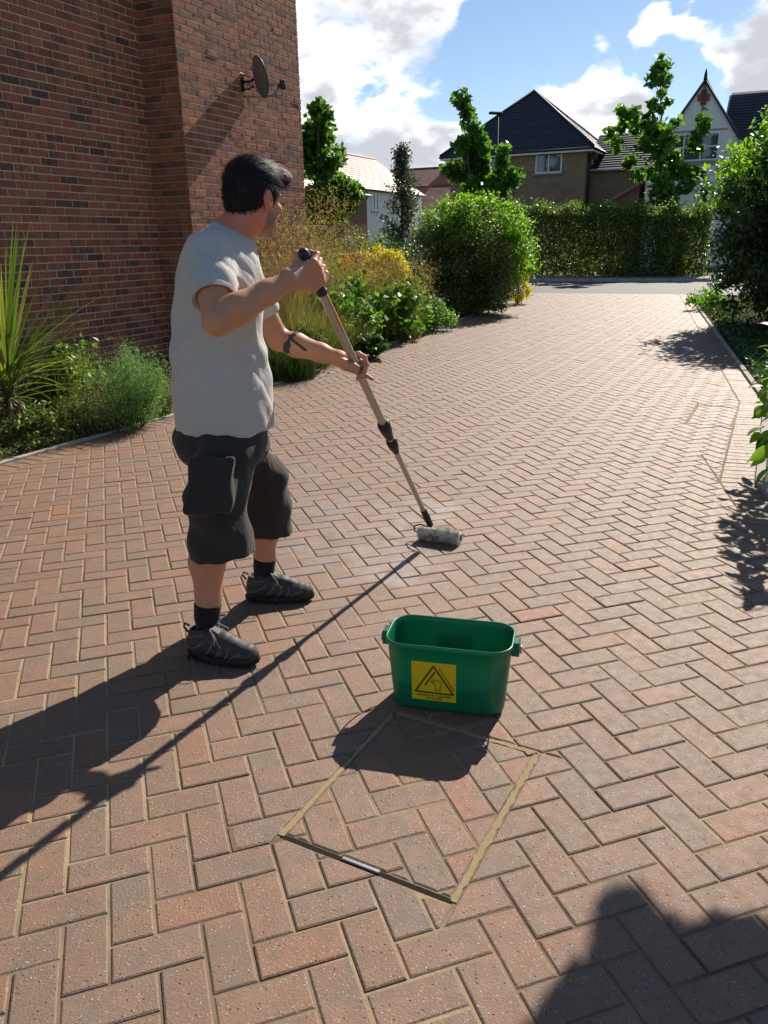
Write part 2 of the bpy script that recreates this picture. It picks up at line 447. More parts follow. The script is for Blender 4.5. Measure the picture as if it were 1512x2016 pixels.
edgeL = [np.array(gp(x, y)[:2]) for x, y in ((0, 915), (330, 822), (600, 740), (760, 680), (890, 635))]
edgeL.append(edgeL[-1] + unit(edgeL[-1] - edgeL[-2]) * 14)
edgeL.insert(0, edgeL[0] - unit(edgeL[1] - edgeL[0]) * 8.5)
kc = np.array(gp(1486, 953)[:2])
fa, fb = np.array(gp(1430, 690)[:2]), np.array(gp(1362, 593)[:2]); kd = np.array([3.60, 7.42]) - kc
t_ = np.linalg.solve(np.stack([kd, -(fb - fa)], 1), fa - kc)[0]
edgeR = [kc + np.array([-.085, -.40]) * 12, kc, kc + kd * t_, fb, fb + unit(fb - fa) * 6]

def offset_line(pts, d):
    out = []
    for i in range(len(pts)):
        n = []
        if i > 0: e = unit(pts[i] - pts[i - 1]); n.append(np.array([e[1], -e[0]]))
        if i < len(pts) - 1: e = unit(pts[i + 1] - pts[i]); n.append(np.array([e[1], -e[0]]))
        m = sum(n) / len(n); out.append(pts[i] + m * d / (m @ m))
    return out
def left_of(a, b): e = unit(b - a); return (a, np.array([e[1], -e[0]]))
def right_of(a, b): e = unit(b - a); return (a, np.array([-e[1], e[0]]))
iL = offset_line(edgeL, .204); iR = offset_line(edgeR, -.204)
LEFTSET = [left_of(iL[i], iL[i + 1]) for i in range(len(iL) - 1)]
RIGHT_A = [right_of(iR[0], iR[1]), right_of(iR[1], iR[2])]
RIGHT_B = [right_of(iR[2], iR[3])]
END = (street(0, ROAD_NEAR - .02)[:2], SN)

def rect_planes(L, T, R):
    L, T, R = [np.array(q[:2]) for q in (L, T, R)]; e1 = T - L; e2 = R - T
    e2 = e2 - unit(e1) * (e2 @ unit(e1))
    c = [L, T, T + e2, L + e2]; ctr = sum(c) / 4; P = []
    for i in range(4):
        a, b = c[i], c[(i + 1) % 4]; e = unit(b - a); n = np.array([e[1], -e[0]])
        if (ctr - a) @ n > 0: n = -n
        P.append((a, n))
    return c, P
cover1, cp1 = rect_planes(gp(553, 1643), gp(775, 1402), gp(1055, 1488))
cover2, cp2 = rect_planes(gp(1350, 833), gp(1373, 797), gp(1452, 812))
def grow(P, d): return [(a + n * d, n) for a, n in P]
def field_pieces(poly):
    poly = clip(poly, *END)
    if area(poly) < 1e-6: return []
    cur = [poly]
    for S in (LEFTSET, RIGHT_A, RIGHT_B, grow(cp1, .007), grow(cp2, .007)):
        cur = [q for p in cur for q in subtract(p, S)]
    return cur
def block_geo(poly, chamfer=.0040, gap=.0038, zb=-.05):
    p0 = inset(poly, gap)
    if p0 is None or area(p0) < 1.5e-4: return None
    p1 = inset(p0, chamfer)
    c = np.mean(p0, axis=0)
    if p1 is None or len(p1) != len(p0): p1 = [tuple(np.array(q) * .88 + c * .12) for q in p0]
    k = len(p0)
    V = [(x, y, zb) for x, y in p0] + [(x, y, -chamfer * .6) for x, y in p0] + [(x, y, 0) for x, y in p1]
    F = [(i, (i + 1) % k, k + (i + 1) % k, k + i) for i in range(k)] + [(k + i, k + (i + 1) % k, 2 * k + (i + 1) % k, 2 * k + i) for i in range(k)] + [tuple(range(2 * k, 3 * k))]
    return V, F

def to_street(a, b):
    t = ((ROAD_NEAR - .02) - a @ SN) / ((b - a) @ SN); return a + (b - a) * t
edgeL[-1] = to_street(edgeL[-2], edgeL[-1]); edgeR[-1] = to_street(edgeR[-2], edgeR[-1])
driveway = obj('driveway', [(p[0], p[1], -.0040) for p in edgeL + edgeR[::-1]], [tuple(range(len(edgeL) + len(edgeR)))[::-1]], MAT['sand'])
driveway['kind'] = 'structure'
items = []                      # (depth, in view, poly pieces, kind, centre)
def add_item(poly, pieces, kind, c):
    x, y, w = proj((c[0], c[1], 0))
    vis = w > .3 and -40 < x < 1552 and 300 < y < 2060
    items.append((w if vis else 999 + abs(w), pieces, kind, c))
for i in range(-330, 235):
    for j in range(-120, 80):
        u, v = 17 + i + 2 * j, -7 - i + 2 * j
        c0 = lat(u + 1.5, v + .5)
        if c0[1] < -.6 or c0[1] > 27 or c0[0] < -7 or c0[0] > 10: continue
        x, y, w = proj((c0[0], c0[1], 0))
        if c0[1] > 1.0 and not (-700 < x < 2600): continue
        if c0[1] <= 1.0 and not (-2.8 < c0[0] < 2.6): continue
        for kind, (uu, vv, du, dv) in (('h', (u, v, 2, 1)), ('v', (u + 2, v, 1, 2))):
            poly = [lat(uu, vv), lat(uu, vv + dv), lat(uu + du, vv + dv), lat(uu + du, vv)]
            c = np.array(lat(uu + du / 2, vv + dv / 2)); pcs = field_pieces(poly)
            if not pcs: continue
            whole = len(pcs) == 1 and abs(area(pcs[0]) - .02) < 1e-5
            add_item(poly, [poly] if whole else pcs, kind if whole else 'cut', c)
def soldiers(inner, outer_sign, line):
    """a row of blocks standing across the edge"""
    out = offset_line(line, outer_sign * .204)
    for i in range(len(line) - 1):
        a, b = line[i], line[i + 1]; L = np.linalg.norm(b - a); n = max(1, int(round(L / .1005)))
        a2, b2 = out[i], out[i + 1]
        for k in range(n):
            p = [a + (b - a) * k / n, a + (b - a) * (k + 1) / n, a2 + (b2 - a2) * (k + 1) / n, a2 + (b2 - a2) * k / n]
            c = sum(p) / 4
            if c @ SN > ROAD_NEAR - .1 or c[1] < -.5: continue
            x, y, w = proj((c[0], c[1], 0))
            if c[1] > 1 and not (-600 < x < 2600): continue
            if c[1] <= 1: continue
            q = [tuple(t) for t in p]
            add_item(q, [q], 'cut', c)
soldiers(iL, 1, edgeL); soldiers(iR, -1, edgeR)
items.sort(key=lambda t: t[0])
shared = {}
for kind, (du, dv) in (('h', (2, 1)), ('v', (1, 2))):
    o = np.array(lat(du / 2, dv / 2)); poly = [tuple(np.array(lat(*q)) - o) for q in ((0, 0), (0, dv), (du, dv), (du, 0))]
    me = mesh('paving_block', *block_geo(poly)); me.materials.append(MAT['paving']); shared[kind] = me
restV, restF, restR = [], [], []
for n_, (w, pieces, kind, c) in enumerate(items):
    dz = float(rng.normal(0, .0009)); rv = float(rng.random())
    if n_ < 300:
        if kind in shared: me = shared[kind]
        else:
            V, F = [], []
            for p in pieces:
                g = block_geo([tuple(np.array(q) - c) for q in p])
                if g: b = len(V); V += g[0]; F += [tuple(b + t for t in f) for f in g[1]]
            if not V: continue
            me = mesh('paving_block', V, F); me.materials.append(MAT['paving'])
        o = bpy.data.objects.new('paving_block', me); o.location = (c[0], c[1], dz)
        o.rotation_euler = (float(rng.normal(0, .004)), float(rng.normal(0, .004)), float(rng.normal(0, .0025)))
        COL.objects.link(o); o.parent = driveway
    else:
        tx, ty = rng.normal(0, .004, 2)
        for p in pieces:
            g = block_geo(p)
            if not g: continue
            b = len(restV)
            restV += [(x, y, z + dz + (x - c[0]) * tx + (y - c[1]) * ty) for x, y, z in g[0]]; restF += [tuple(b + t for t in f) for f in g[1]]; restR += [rv] * len(g[1])
o = obj('paving_blocks', restV, restF, MAT['paving'], driveway, rnd=restR); o['kind'] = 'stuff'

def kerb_line(name, line, side, w=.055, top=.012, depth=.14, piece=.9, cmat=None, ymax=99):
    root = None; V = []
    out = offset_line(line, side * w); mb_all = []
    root = bpy.data.objects.new(name, None); COL.objects.link(root); root['kind'] = 'structure'
    for i in range(len(line) - 1):
        a, b, a2, b2 = line[i], line[i + 1], out[i], out[i + 1]
        n = max(1, int(np.linalg.norm(b - a) / piece))
        for k in range(n):
            t0, t1 = k / n + .003, (k + 1) / n - .003
            c = a + (b - a) * (t0 + t1) / 2
            if c @ SN > ROAD_NEAR - .3 or c[1] < .8 or c[1] > ymax: continue
            q = [a + (b - a) * t0, a + (b - a) * t1, a2 + (b2 - a2) * t1, a2 + (b2 - a2) * t0]
            if side > 0: q = q[::-1]
            dz = float(rng.normal(0, .003))
            g = inset([tuple(x) for x in q], .006)
            V = [(x[0], x[1], -depth) for x in q] + [(x[0], x[1], top - .006 + dz) for x in q] + [(np.array(x) * .0 + np.array(y)).tolist() + [top + dz] for x, y in zip(q, [np.array(x) * .93 + (sum(q) / 4) * .07 for x in q])]
            F = [(j, (j + 1) % 4, 4 + (j + 1) % 4, 4 + j) for j in range(4)] + [(4 + j, 4 + (j + 1) % 4, 8 + (j + 1) % 4, 8 + j) for j in range(4)] + [(8, 9, 10, 11)]
            obj('kerb_stone', V, F, cmat or MAT['kerb'], root)
    return root
kerb_line('edging_kerb', edgeL, -1)
kerb_line('edging_kerb', edgeR, 1, top=.03)
# planting beds
bedL = edgeL[1:] ; farL = [p + np.array([-4.6, 1.8]) for p in bedL]
def bed(name, poly, z, mat, n=0):
    o = sheet(name, poly, z, mat); return o
bL = offset_line(edgeL, -.05)
bed('planting_bed', [tuple(p) for p in bL] + [(-1.5, 34), (-14, 30), (-14, -3)], -.012, MAT['soil'])
bR = offset_line(edgeR, .05)
bed('right_verge', [tuple(p) for p in bR[::-1]] + [(2.2, -3), (26, -3), (26, 14.5)], -.014, MAT['grassground'])
# the street
A_ = 90
sheet('road', [street(-A_, ROAD_NEAR), street(A_, ROAD_NEAR), street(A_, ROAD_FAR), street(-A_, ROAD_FAR)], -.006, MAT['asphalt'])
sheet('near_verge', [street(-A_, ROAD_NEAR - 1.2), street(1.5, ROAD_NEAR - 1.2), street(1.5, ROAD_NEAR), street(-A_, ROAD_NEAR)], -.0085, MAT['grassground'])
def kerb_run(b0, b1, a0, a1, top):
    root = bpy.data.objects.new('street_kerb', None); COL.objects.link(root); root['kind'] = 'structure'
    n = int((a1 - a0) / .92)
    for k in range(n):
        m = MB(); c = street(a0 + (k + .5) * .92, (b0 + b1) / 2, top / 2 - .05)
        m.box(c, (.905, b1 - b0, top + .1), rotz(STREET), bev=.018); m.build('kerb_stone', MAT['kerb'], root)
kerb_run(ROAD_FAR, ROAD_FAR + .13, -22, 12, .11)
sheet('far_pavement', [street(-A_, ROAD_FAR + .13), street(A_, ROAD_FAR + .13), street(A_, ROAD_FAR + 2.0), street(-A_, ROAD_FAR + 2.0)], .10, MAT['asphalt'])
sheet('far_gardens', [street(-A_, ROAD_FAR + 2.0), street(A_, ROAD_FAR + 2.0), street(A_, ROAD_FAR + 60), street(-A_, ROAD_FAR + 60)], .104, MAT['grassground'])

# ------------------------------------------------------------------ brick house on the left
WD = np.array([cos(radians(65)), sin(radians(65)), 0]); WN = np.array([sin(radians(65)), -cos(radians(65)), 0]); UP = np.array([0, 0, 1.0])
P1 = np.array([-2.575, 9.90, 0])            # inner corner
_r = ray(367, 330)
_L = float(np.linalg.solve(np.array([[_r[0], -WN[0]], [_r[1], -WN[1]]]), P1[:2])[1]); RET = abs(_L)
P2 = P1 + RET * WN                         # outer corner of the projecting bay
def on_plane(P, x, y):
    R = ray(x, y); t = ((P - CAM) @ WN) / (R @ WN); return float((CAM + t * R - P) @ WD)
S_STEP = on_plane(P2, 472, 140); P3 = P2 - .055 * WN
S_END = on_plane(P3, 592, 215)
WALL_H = 6.2
house = empty('brick_house', tuple(P1), 'red brick house wall with projecting bay beside the driveway bed', 'house')
mw = MB()      # the mortar body of the walls, bricks stand proud of it
def wall_slab(P, d, n, s0, s1, z0, z1, thick=.3):
    c = P + d * (s0 + s1) / 2 - n * (thick / 2) + UP * (z0 + z1) / 2
    mw.box(c, (s1 - s0, thick, z1 - z0), np.stack([d, -n, UP], 1))
wall_slab(P1, WD, WN, -9.0, .30, -.2, WALL_H)
wall_slab(P2, WD, WN, .009, S_STEP - .009, -.2, WALL_H, RET + .2)
wall_slab(P3, WD, WN, S_STEP - .3, S_END - .009, -.2, WALL_H, RET + .1)
mw.build('mortar_wall', MAT['mortar'], house)
roof = MB()
e0, e1 = P1 - WD * 9 + WN * .62, P2 + WD * (S_END + .28) + WN * .2
bk = -WN * 6
tz = WALL_H
for z0, z1, o0 in ((tz - .02, tz + .16, 0.0),):
    q = [P1 - WD * 9.3 + WN * (RET + .30), P1 + WD * (S_END + .06) + WN * (RET + .30), P1 + WD * (S_END + .06) + bk, P1 - WD * 9.3 + bk]
    V = [(p[0], p[1], z0) for p in q] + [(p[0], p[1], z1) for p in q]
    roof.add(V, [(3, 2, 1, 0), (4, 5, 6, 7), (0, 1, 5, 4), (1, 2, 6, 5), (2, 3, 7, 6), (3, 0, 4, 7)])
    m0, m1 = [P1 - WD * 9.3 - WN * 3 + UP * (tz + 3.2), P1 + WD * (S_END + .06) - WN * 3 + UP * (tz + 3.2)]
    V = [q[0] + UP * (z1 + .004), q[1] + UP * (z1 + .004), q[2] + UP * (z1 + .004), q[3] + UP * (z1 + .004), m0, m1]
    roof.add(V, [(0, 1, 5, 4), (2, 3, 4, 5), (1, 2, 5), (3, 0, 4)])
MAT['slate'] = plain('slate_tiles', (.03, .034, .045), .6, .4, var=.3, scale=3)
roof.build('roof', MAT['slate'], house)

BL_, BH_, JT = .2135, .0632, .0115
def brick_geo(l, h=BH_, d=.07, bev=.0035):
    """face at y=0 looking to -y, running along x"""
    b = bev
    x0, x1, z0, z1 = -l / 2, l / 2, -h / 2, h / 2
    V = [(x0, d, z0), (x1, d, z0), (x1, d, z1), (x0, d, z1), (x0, b, z0), (x1, b, z0), (x1, b, z1), (x0, b, z1),
         (x0 + b, 0, z0 + b), (x1 - b, 0, z0 + b), (x1 - b, 0, z1 - b), (x0 + b, 0, z1 - b)]
    F = [(0, 1, 5, 4), (1, 2, 6, 5), (2, 3, 7, 6), (3, 0, 4, 7), (4, 5, 9, 8), (5, 6, 10, 9), (6, 7, 11, 10), (7, 4, 8, 11), (8, 9, 10, 11)]
    return V, F
bricks = []      # (size key, centre, frame)
def lay(P, d, n, s0, s1, z0, z1, first='corner'):
    """stretcher bond between s0 and s1 on the plane through P"""
    row = int(round(z0 / .075))
    while row * .075 < z1:
        z = row * .075 + BH_ / 2 + .005
        s = s0 + (0 if row % 2 == 0 else -.1125)
        while s < s1 - .004:
            a, b = max(s, s0), min(s + BL_, s1)
            if b - a > .025: bricks.append((round(b - a, 3), P + d * (a + b) / 2 + UP * z + n * (.006 + .0016 * random.gauss(0, 1)), d, n))
            s += .225
        row += 1
vis0 = on_plane(P1, -60, 110)
lay(P1, WD, WN, -3.2, -.006, 0, 5.1)
lay(P1 + WD * 0.0, WN, -WD, .004, RET, 0, 5.1)
lay(P2, WD, WN, 0.0 + .0, S_STEP, 0, 5.2)
lay(P3, WD, WN, S_STEP + .002, S_END, 0, 5.6)
lay(P2 + WD * S_STEP, -WN, WD, .0, .055, 0, 5.4)
lay(P3 + WD * S_END, -WN, WD, .012, 1.4, 0, 5.6)
def vis_key(b):
    x, y, w = proj(b[1]); facing = (CAM - b[1]) @ b[3] > 0
    ok = facing and -30 < x < 640 and -30 < y < 720
    return w if ok else 1000 + w
bricks.sort(key=vis_key)
bm_cache = {}; RV, RF, RR = [], [], []
for n_, (l, c, d, n) in enumerate(bricks):
    if n_ < 300:
        if l not in bm_cache:
            me = mesh('brick', *brick_geo(l)); me.materials.append(MAT['brick']); bm_cache[l] = me
        o = bpy.data.objects.new('brick', bm_cache[l])
        R = Matrix(((d[0], -n[0], 0), (d[1], -n[1], 0), (d[2], -n[2], 1)))
        o.rotation_euler = R.to_euler(); o.location = Vector(c) - Vector(P1)
        COL.objects.link(o); o.parent = house
    else:
        V, F = brick_geo(l); b = len(RV); V = np.array(V)
        W = c + V[:, :1] * d - V[:, 1:2] * n + V[:, 2:] * UP
        RV += W.tolist(); RF += [tuple(b + i for i in f) for f in F]; RR += [random.random()] * len(F)
o = obj('brickwork', RV, RF, MAT['brick'], house, rnd=RR); o['kind'] = 'stuff'

# satellite dish on the bay
MAT['dish'] = plain('dish_grey', (.16, .16, .17), .5, .5, var=.1)
MAT['black_plastic'] = plain('black_plastic', (.018, .018, .020), .45, .45, var=.2, scale=20)
MAT['galv'] = plain('galvanised_steel', (.45, .46, .47), .4, .5, .9, var=.15, scale=15)
MAT['copper_cable'] = plain('brown_cable', (.08, .05, .035), .6, .3)
sP = lambda s, o, z: P3 + WD * s + WN * o + UP * z
ds = on_plane(P3, 500, 165)
def wz(x, y, P):                     # height on the wall plane
    R = ray(x, y); t = ((P - CAM) @ WN) / (R @ WN); return float((CAM + t * R)[2])
dz_ = wz(482, 165, P3)
dish_root = empty('satellite_dish', tuple(sP(S_STEP + .06, 0, dz_)), 'grey satellite dish on a bracket high on the red brick wall', 'dish')
b = MB(); b.box(sP(S_STEP + .07, .02, dz_), (.08, .03, .20), np.stack([WD, -WN, UP], 1), bev=.004); b.build('wall_plate', MAT['black_plastic'], dish_root)
_o = lambda Y: float((np.array(at(507, 152, Y)) - P3) @ WN); _Y = 10.5
while _o(_Y) > .17 and _Y < 12: _Y += .02
ctr = np.array(at(507, 152, _Y))
b = MB(); b.tube([sP(S_STEP + .07, .03, dz_), sP(S_STEP + .09, .13, dz_ + .0), ctr + np.array([-.05, -.03, -.03])], .016, 8)
b.tube([sP(S_STEP + .06, .03, dz_ - .09), sP(S_STEP + .08, .12, dz_ - .08), ctr + np.array([-.05, -.02, -.10])], .010, 6); b.build('bracket', MAT['black_plastic'], dish_root)
face = unit(np.array([.80, .58, .22]))           # the dish looks up the street
uu = unit(np.cross(UP, face)); vv = np.cross(face, uu)
V, F = [], []; nr, ns = 7, 30
for i in range(nr + 1):
    q = i / nr
    for k in range(ns):
        a = 2 * pi * k / ns; V.append(ctr + uu * (.170 * q * cos(a)) + vv * (.235 * q * sin(a)) + face * (.045 * q * q))
for i in range(nr):
    for k in range(ns):
        k2 = (k + 1) % ns; F.append((i * ns + k, (i + 1) * ns + k, (i + 1) * ns + k2, i * ns + k2))
b0 = len(V)
V2 = [np.array(v) - face * .006 for v in V]; F2 = [tuple(b0 + t for t in f[::-1]) for f in F]
rim = [(nr * ns + k, nr * ns + (k + 1) % ns, b0 + nr * ns + (k + 1) % ns, b0 + nr * ns + k) for k in range(ns)]
obj('reflector', V + V2, F + F2 + rim, MAT['dish'], dish_root, smooth=True)
lnb = ctr + face * .33 - vv * .13
b = MB(); b.tube([ctr - vv * .225 + face * .035, ctr - vv * .22 + face * .15, lnb - face * .02], .013, 8); b.build('feed_arm', MAT['dish'], dish_root)
b = MB(); b.box(lnb + vv * .005, (.06, .06, .11), np.stack([face, uu, vv], 1), bev=.012); b.tube([lnb - face * .02, lnb - face * .07], .024, 12); b.build('feed_horn', MAT['black_plastic'], dish_root)
b = MB()
for q in (0, .02):
    b.tube([lnb - vv * .05, lnb - vv * (.11 + q) - face * .05, lnb - vv * (.10 + q) - face * .13, ctr - vv * .225 + face * .10], .004, 5)
b.tube([ctr - vv * .225 + face * .02, ctr - vv * .2 - face * .1, sP(S_STEP + .1, .02, dz_ - .15), sP(S_STEP + .03, .012, dz_ - .5)], .004, 5); b.build('cable', MAT['copper_cable'], dish_root)

# ------------------------------------------------------------------ houses across the street
MAT['buff_brick'] = brick_mat('buff_brick', [(0, (.23, .155, .085)), (.5, (.27, .185, .105)), (1, (.20, .13, .075))], .3, .5)
def coursed(name, stops, course=.075, length=.225, mortar=(.34, .29, .22)):
    """brickwork too far off to tell the bricks apart"""
    t = NT(name); o = t.obc()
    bt = t.n('ShaderNodeTexBrick'); bt.offset = .5
    m = t.n('ShaderNodeSeparateXYZ'); t.put(m.inputs[0], o)
    cb = t.n('ShaderNodeCombineXYZ'); t.put(cb.inputs[0], t.math('ADD', m.outputs['X'], t.math('MULTIPLY', m.outputs['Y'], 1.0))); t.put(cb.inputs[1], m.outputs['Z'])
    t.put(bt.inputs['Vector'], cb.outputs[0])
    bt.inputs['Scale'].default_value = 1.0; bt.inputs['Brick Width'].default_value = length; bt.inputs['Row Height'].default_value = course
    bt.inputs['Mortar Size'].default_value = .006; bt.inputs['Mortar Smooth'].default_value = .1
    bt.inputs['Color1'].default_value = (*stops[0], 1); bt.inputs['Color2'].default_value = (*stops[1], 1); bt.inputs['Mortar'].default_value = (*mortar, 1)
    c = t.mix(t.rng(t.noise(1.6, 5, .6), .35, .7, 0, .5), bt.outputs[0], t.mix(1, bt.outputs[0], (.7, .68, .66), 'MULTIPLY'))
    return t.bsdf(c, .9, .2, nrm=t.bump(bt.outputs['Fac'], .006, -.5))
MAT['buff_wall'] = coursed('buff_brickwork', ((.33, .225, .135), (.25, .17, .10)))
MAT['red_wall'] = coursed('red_brickwork', ((.24, .105, .066), (.19, .085, .055)))
MAT['render'] = plain('white_render', (.80, .79, .78), .8, .3, var=.06, scale=3, bump=.3)
MAT['upvc'] = plain('white_upvc', (.78, .78, .78), .35, .5, var=.03)
MAT['gutter'] = plain('black_gutter', (.02, .02, .022), .4, .5)
MAT['redtile'] = plain('red_roof_tile', (.19, .075, .055), .75, .3, var=.25, scale=5)
MAT['paletile'] = plain('brown_roof_tile', (.34, .19, .14), .75, .3, var=.2, scale=5)
def glass_mat():
    t = NT('window_glass'); n = t.noise(1.3, 3)
    return t.bsdf(t.mix(n, (.03, .04, .055), (.09, .11, .14)), .06, .9)
MAT['glass'] = glass_mat()
MAT['curtain'] = plain('curtain', (.55, .52, .50), .9, .1, var=.2, scale=6)
def coursed_roof(m, P, Q, R_, S_, rows, r=.0, lap=.035):
    """tiled slope from eaves P-Q up to ridge S-R as overlapping courses"""
    P, Q, R_, S_ = map(lambda a: np.array(a, float), (P, Q, R_, S_))
    n = unit(np.cross(Q - P, S_ - P)); n = n if n[2] > 0 else -n
    for i in range(rows):
        a, b = i / rows, (i + 1) / rows
        p0, q0 = P + (S_ - P) * a + n * lap, Q + (R_ - Q) * a + n * lap
        p1, q1 = P + (S_ - P) * b + n * .006, Q + (R_ - Q) * b + n * .006
        m.add([p0, q0, q1, p1], [(0, 1, 2, 3)], random.random())
        m.add([p0 - n * lap, q0 - n * lap, q0, p0], [(0, 1, 2, 3)], random.random())
def slate_tile_mat(name, col):
    t = NT(name); r = t.rnd(); n = t.noise(7, 4, .6)
    c = t.mix(r, [x * .8 for x in col], [x * 1.2 for x in col]); c = t.mix(t.rng(n, .4, .7, 0, .5), c, [x * 1.5 for x in col])
    return t.bsdf(c, .55, .45)
MAT['slate2'] = slate_tile_mat('dark_roof_slate', (.030, .036, .050)); MAT['redtile2'] = slate_tile_mat('red_tile_course', (.16, .062, .050)); MAT['paletile2'] = slate_tile_mat('pink_tile_course', (.33, .20, .155))

class House:
    """walls in a local frame: a along d, b along n (away from viewer), z up"""
    def __init__(s, root, K, ang): s.root = root; s.K = np.array(K, float); s.d = np.array([cos(ang), sin(ang), 0]); s.n = np.array([-sin(ang), cos(ang), 0]); s.R = np.stack([s.d, s.n, UP], 1)
    def p(s, a, b, z): return s.K + s.d * a + s.n * b + UP * z
    def block(s, name, mat, a0, a1, b0, b1, z0, z1, parent=None):
        m = MB(); m.box(s.p((a0 + a1) / 2, (b0 + b1) / 2, (z0 + z1) / 2), (abs(a1 - a0), abs(b1 - b0), z1 - z0), s.R); return m.build(name, mat, parent or s.root)
    def window(s, a, z, w, h, panes=(2, 1), b=0.0, sill=True, curtain=False, side=0):
        """a window unit set 3 cm proud of the front wall (side=1: on the right-hand end wall, a counts along b)"""
        P = (lambda a_, o_, z_: s.p(a_, b - o_, z_)) if side == 0 else (lambda a_, o_, z_: s.p(b + o_, a_, z_))
        R = s.R if side == 0 else np.stack([s.n, -s.d, UP], 1)
        f = MB(); t = .07
        f.box(P(a, .03, z - h / 2 + t / 2), (w, .07, t), R); f.box(P(a, .03, z + h / 2 - t / 2), (w, .07, t), R)
        for k in range(panes[0] + 1):
            f.box(P(a - w / 2 + t / 2 + (w - t) * k / panes[0], .032, z), (t, .07, h - 2 * t), R)
        for k in range(1, panes[1]):
            f.box(P(a, .034, z - h / 2 + h * k / panes[1] if panes[1] == 2 else z), (w - 2 * t, .06, t), R)
        win = f.build('window', MAT['upvc'], s.root)
        for k in range(panes[0]):
            g = MB(); ww = (w - t) / panes[0]; g.box(P(a - w / 2 + t / 2 + ww * (k + .5), .02, z), (ww - t * .9, .02, h - t * 2), R); g.build('pane', MAT['glass'], win)
        if sill:
            g = MB(); g.box(P(a, .07, z - h / 2 - .05), (w + .1, .16, .06), R); g.build('sill', MAT['kerb'], win)
        return win

def at_x(K, d, px, py):
    """distance along d from K (horizontal) where the vertical through that point meets image column px near row py"""
    R = ray(px, py); A = np.array([[R[0], -d[0]], [R[1], -d[1]]]); t, a = np.linalg.solve(A, np.array(K[:2])); return a

# --- buff brick house with pyramid slate roof
K = np.array(at(1149, 400, 43.0)); K[2] = .1
hA = empty('buff_brick_house', tuple(K), 'buff brick house with dark slate pyramid roof behind the hedge', 'house')
H1 = House(hA, K, STREET)
wl_ = at_x(K, -H1.d, 886, 400); wr_ = at_x(K, H1.n, 1197, 350)
ez = float(at(1149, 291, 43.0)[2])
H1.block('wall', MAT['buff_wall'], -wl_, 0, 0, wr_, .0, ez - K[2])
Er = ez - K[2]
ov = .42
cor = [H1.p(-wl_ - ov, -ov, Er - .02), H1.p(ov, -ov, Er - .02), H1.p(ov, wr_ + ov, Er - .02), H1.p(-wl_ - ov, wr_ + ov, Er - .02)]
ctr_ = H1.p(-wl_ / 2, wr_ / 2, 0)
apz = float(at(1043, 180, ctr_[1])[2]); ap = np.array([ctr_[0], ctr_[1], apz])
m = MB()
for i in range(4): coursed_roof(m, cor[i], cor[(i + 1) % 4], ap, ap, 26)
rf = m.build('roof', MAT['slate2'], hA)
m = MB()
for i in range(4): m.tube([cor[i] + UP * .05, ap + UP * .05], .07, 6)
m.build('hip_tiles', MAT['slate'], rf)
m = MB(); m.add([c - UP * .01 for c in cor] + [c - UP * .17 for c in cor], [(0, 1, 5, 4), (1, 2, 6, 5), (2, 3, 7, 6), (3, 0, 4, 7), (7, 6, 5, 4)]); m.build('soffit', MAT['upvc'], hA)
m = MB()
for i in range(4): m.tube([cor[i] + (cor[i] - ctr_) * .004 - UP * .06, cor[(i + 1) % 4] + (cor[(i + 1) % 4] - ctr_) * .004 - UP * .06], .06, 6)
m.build('gutter', MAT['gutter'], hA)
m = MB(); m.tube([H1.p(.06, .45, Er - .2), H1.p(.08, .45, Er - .6), H1.p(.08, .45, .1)], .05, 6); m.box(H1.p(.25, .7, Er - .3), (.25, .2, .35), H1.R); m.build('downpipe', MAT['gutter'], hA)
def wx(px, py, K_, d): return at_x(K_, d, px, py)
xw = -wx(1081, 315, K, -H1.d); zt, zb = [float(at(1081, y, H1.p(xw, 0, 0)[1])[2]) - K[2] for y in (292, 341)]
H1.window(xw, (zt + zb) / 2, 1.35, zt - zb, (2, 1))
xw2 = -wx(955, 320, K, -H1.d); H1.window(xw2, (zt + zb) / 2, 1.35, zt - zb, (2, 1))
H1.window(xw - .1, 1.5, 1.5, 1.3, (2, 1)); H1.window(xw2, 1.5, 1.5, 1.3, (2, 1))
H1.window(1.6, (zt + zb) / 2 + .2, .5, 1.1, (1, 1), side=1); H1.window(2.4, 1.6, .6, 1.0, (1, 1), side=1)

# --- link building and white rendered gable house to the right
K2 = np.array(at(1268, 400, 41.5)); K2[2] = .1
hW = empty('white_gable_house', tuple(K2), 'white rendered house with steep gable and red brick motif', 'house')
H2 = House(hW, K2, STREET)
gw = at_x(K2, H2.d, 1495, 300)
gapx = at_x(K2, H2.d, 1380, 250)
ez2 = float(at(1268, 300, 41.5)[2]) - K2[2] - .5
gz = float(at(1379, 160, H2.p(gapx, 0, 0)[1])[2]) - K2[2]
gw = gapx * 2
H2.block('wall', MAT['render'], 0, gw, 0, 7.5, 0, ez2)
m = MB(); m.prism([H2.p(0, 0, ez2), H2.p(gw, 0, ez2), H2.p(gapx, 0, gz)], -H2.n, 7.5); m.build('gable', MAT['render'], hW)
m = MB()
for (a0, a1) in ((-.25, gapx), (gw + .25, gapx)):
    k_s = (gz - ez2) / gapx
    e_ = ez2 - .25 * k_s
    P_, Q_ = H2.p(a0, -.12, e_ + .05), H2.p(a0, 7.6, e_ + .05)
    S2, R2 = H2.p(a1, -.12, gz + .05), H2.p(a1, 7.6, gz + .05)
    coursed_roof(m, P_, Q_, R2, S2, 22)
rf = m.build('roof', MAT['slate2'], hW)
m = MB(); m.tube([H2.p(gapx, -.1, gz + .05), H2.p(gapx, -.1, gz + .28), H2.p(gapx, -.1, gz + .5)], [.09, .07, .015], 8); m.tube([H2.p(gapx, -.12, gz + .07), H2.p(gapx, 7.6, gz + .07)], .08, 6); m.build('ridge', MAT['slate'], rf)
m = MB()
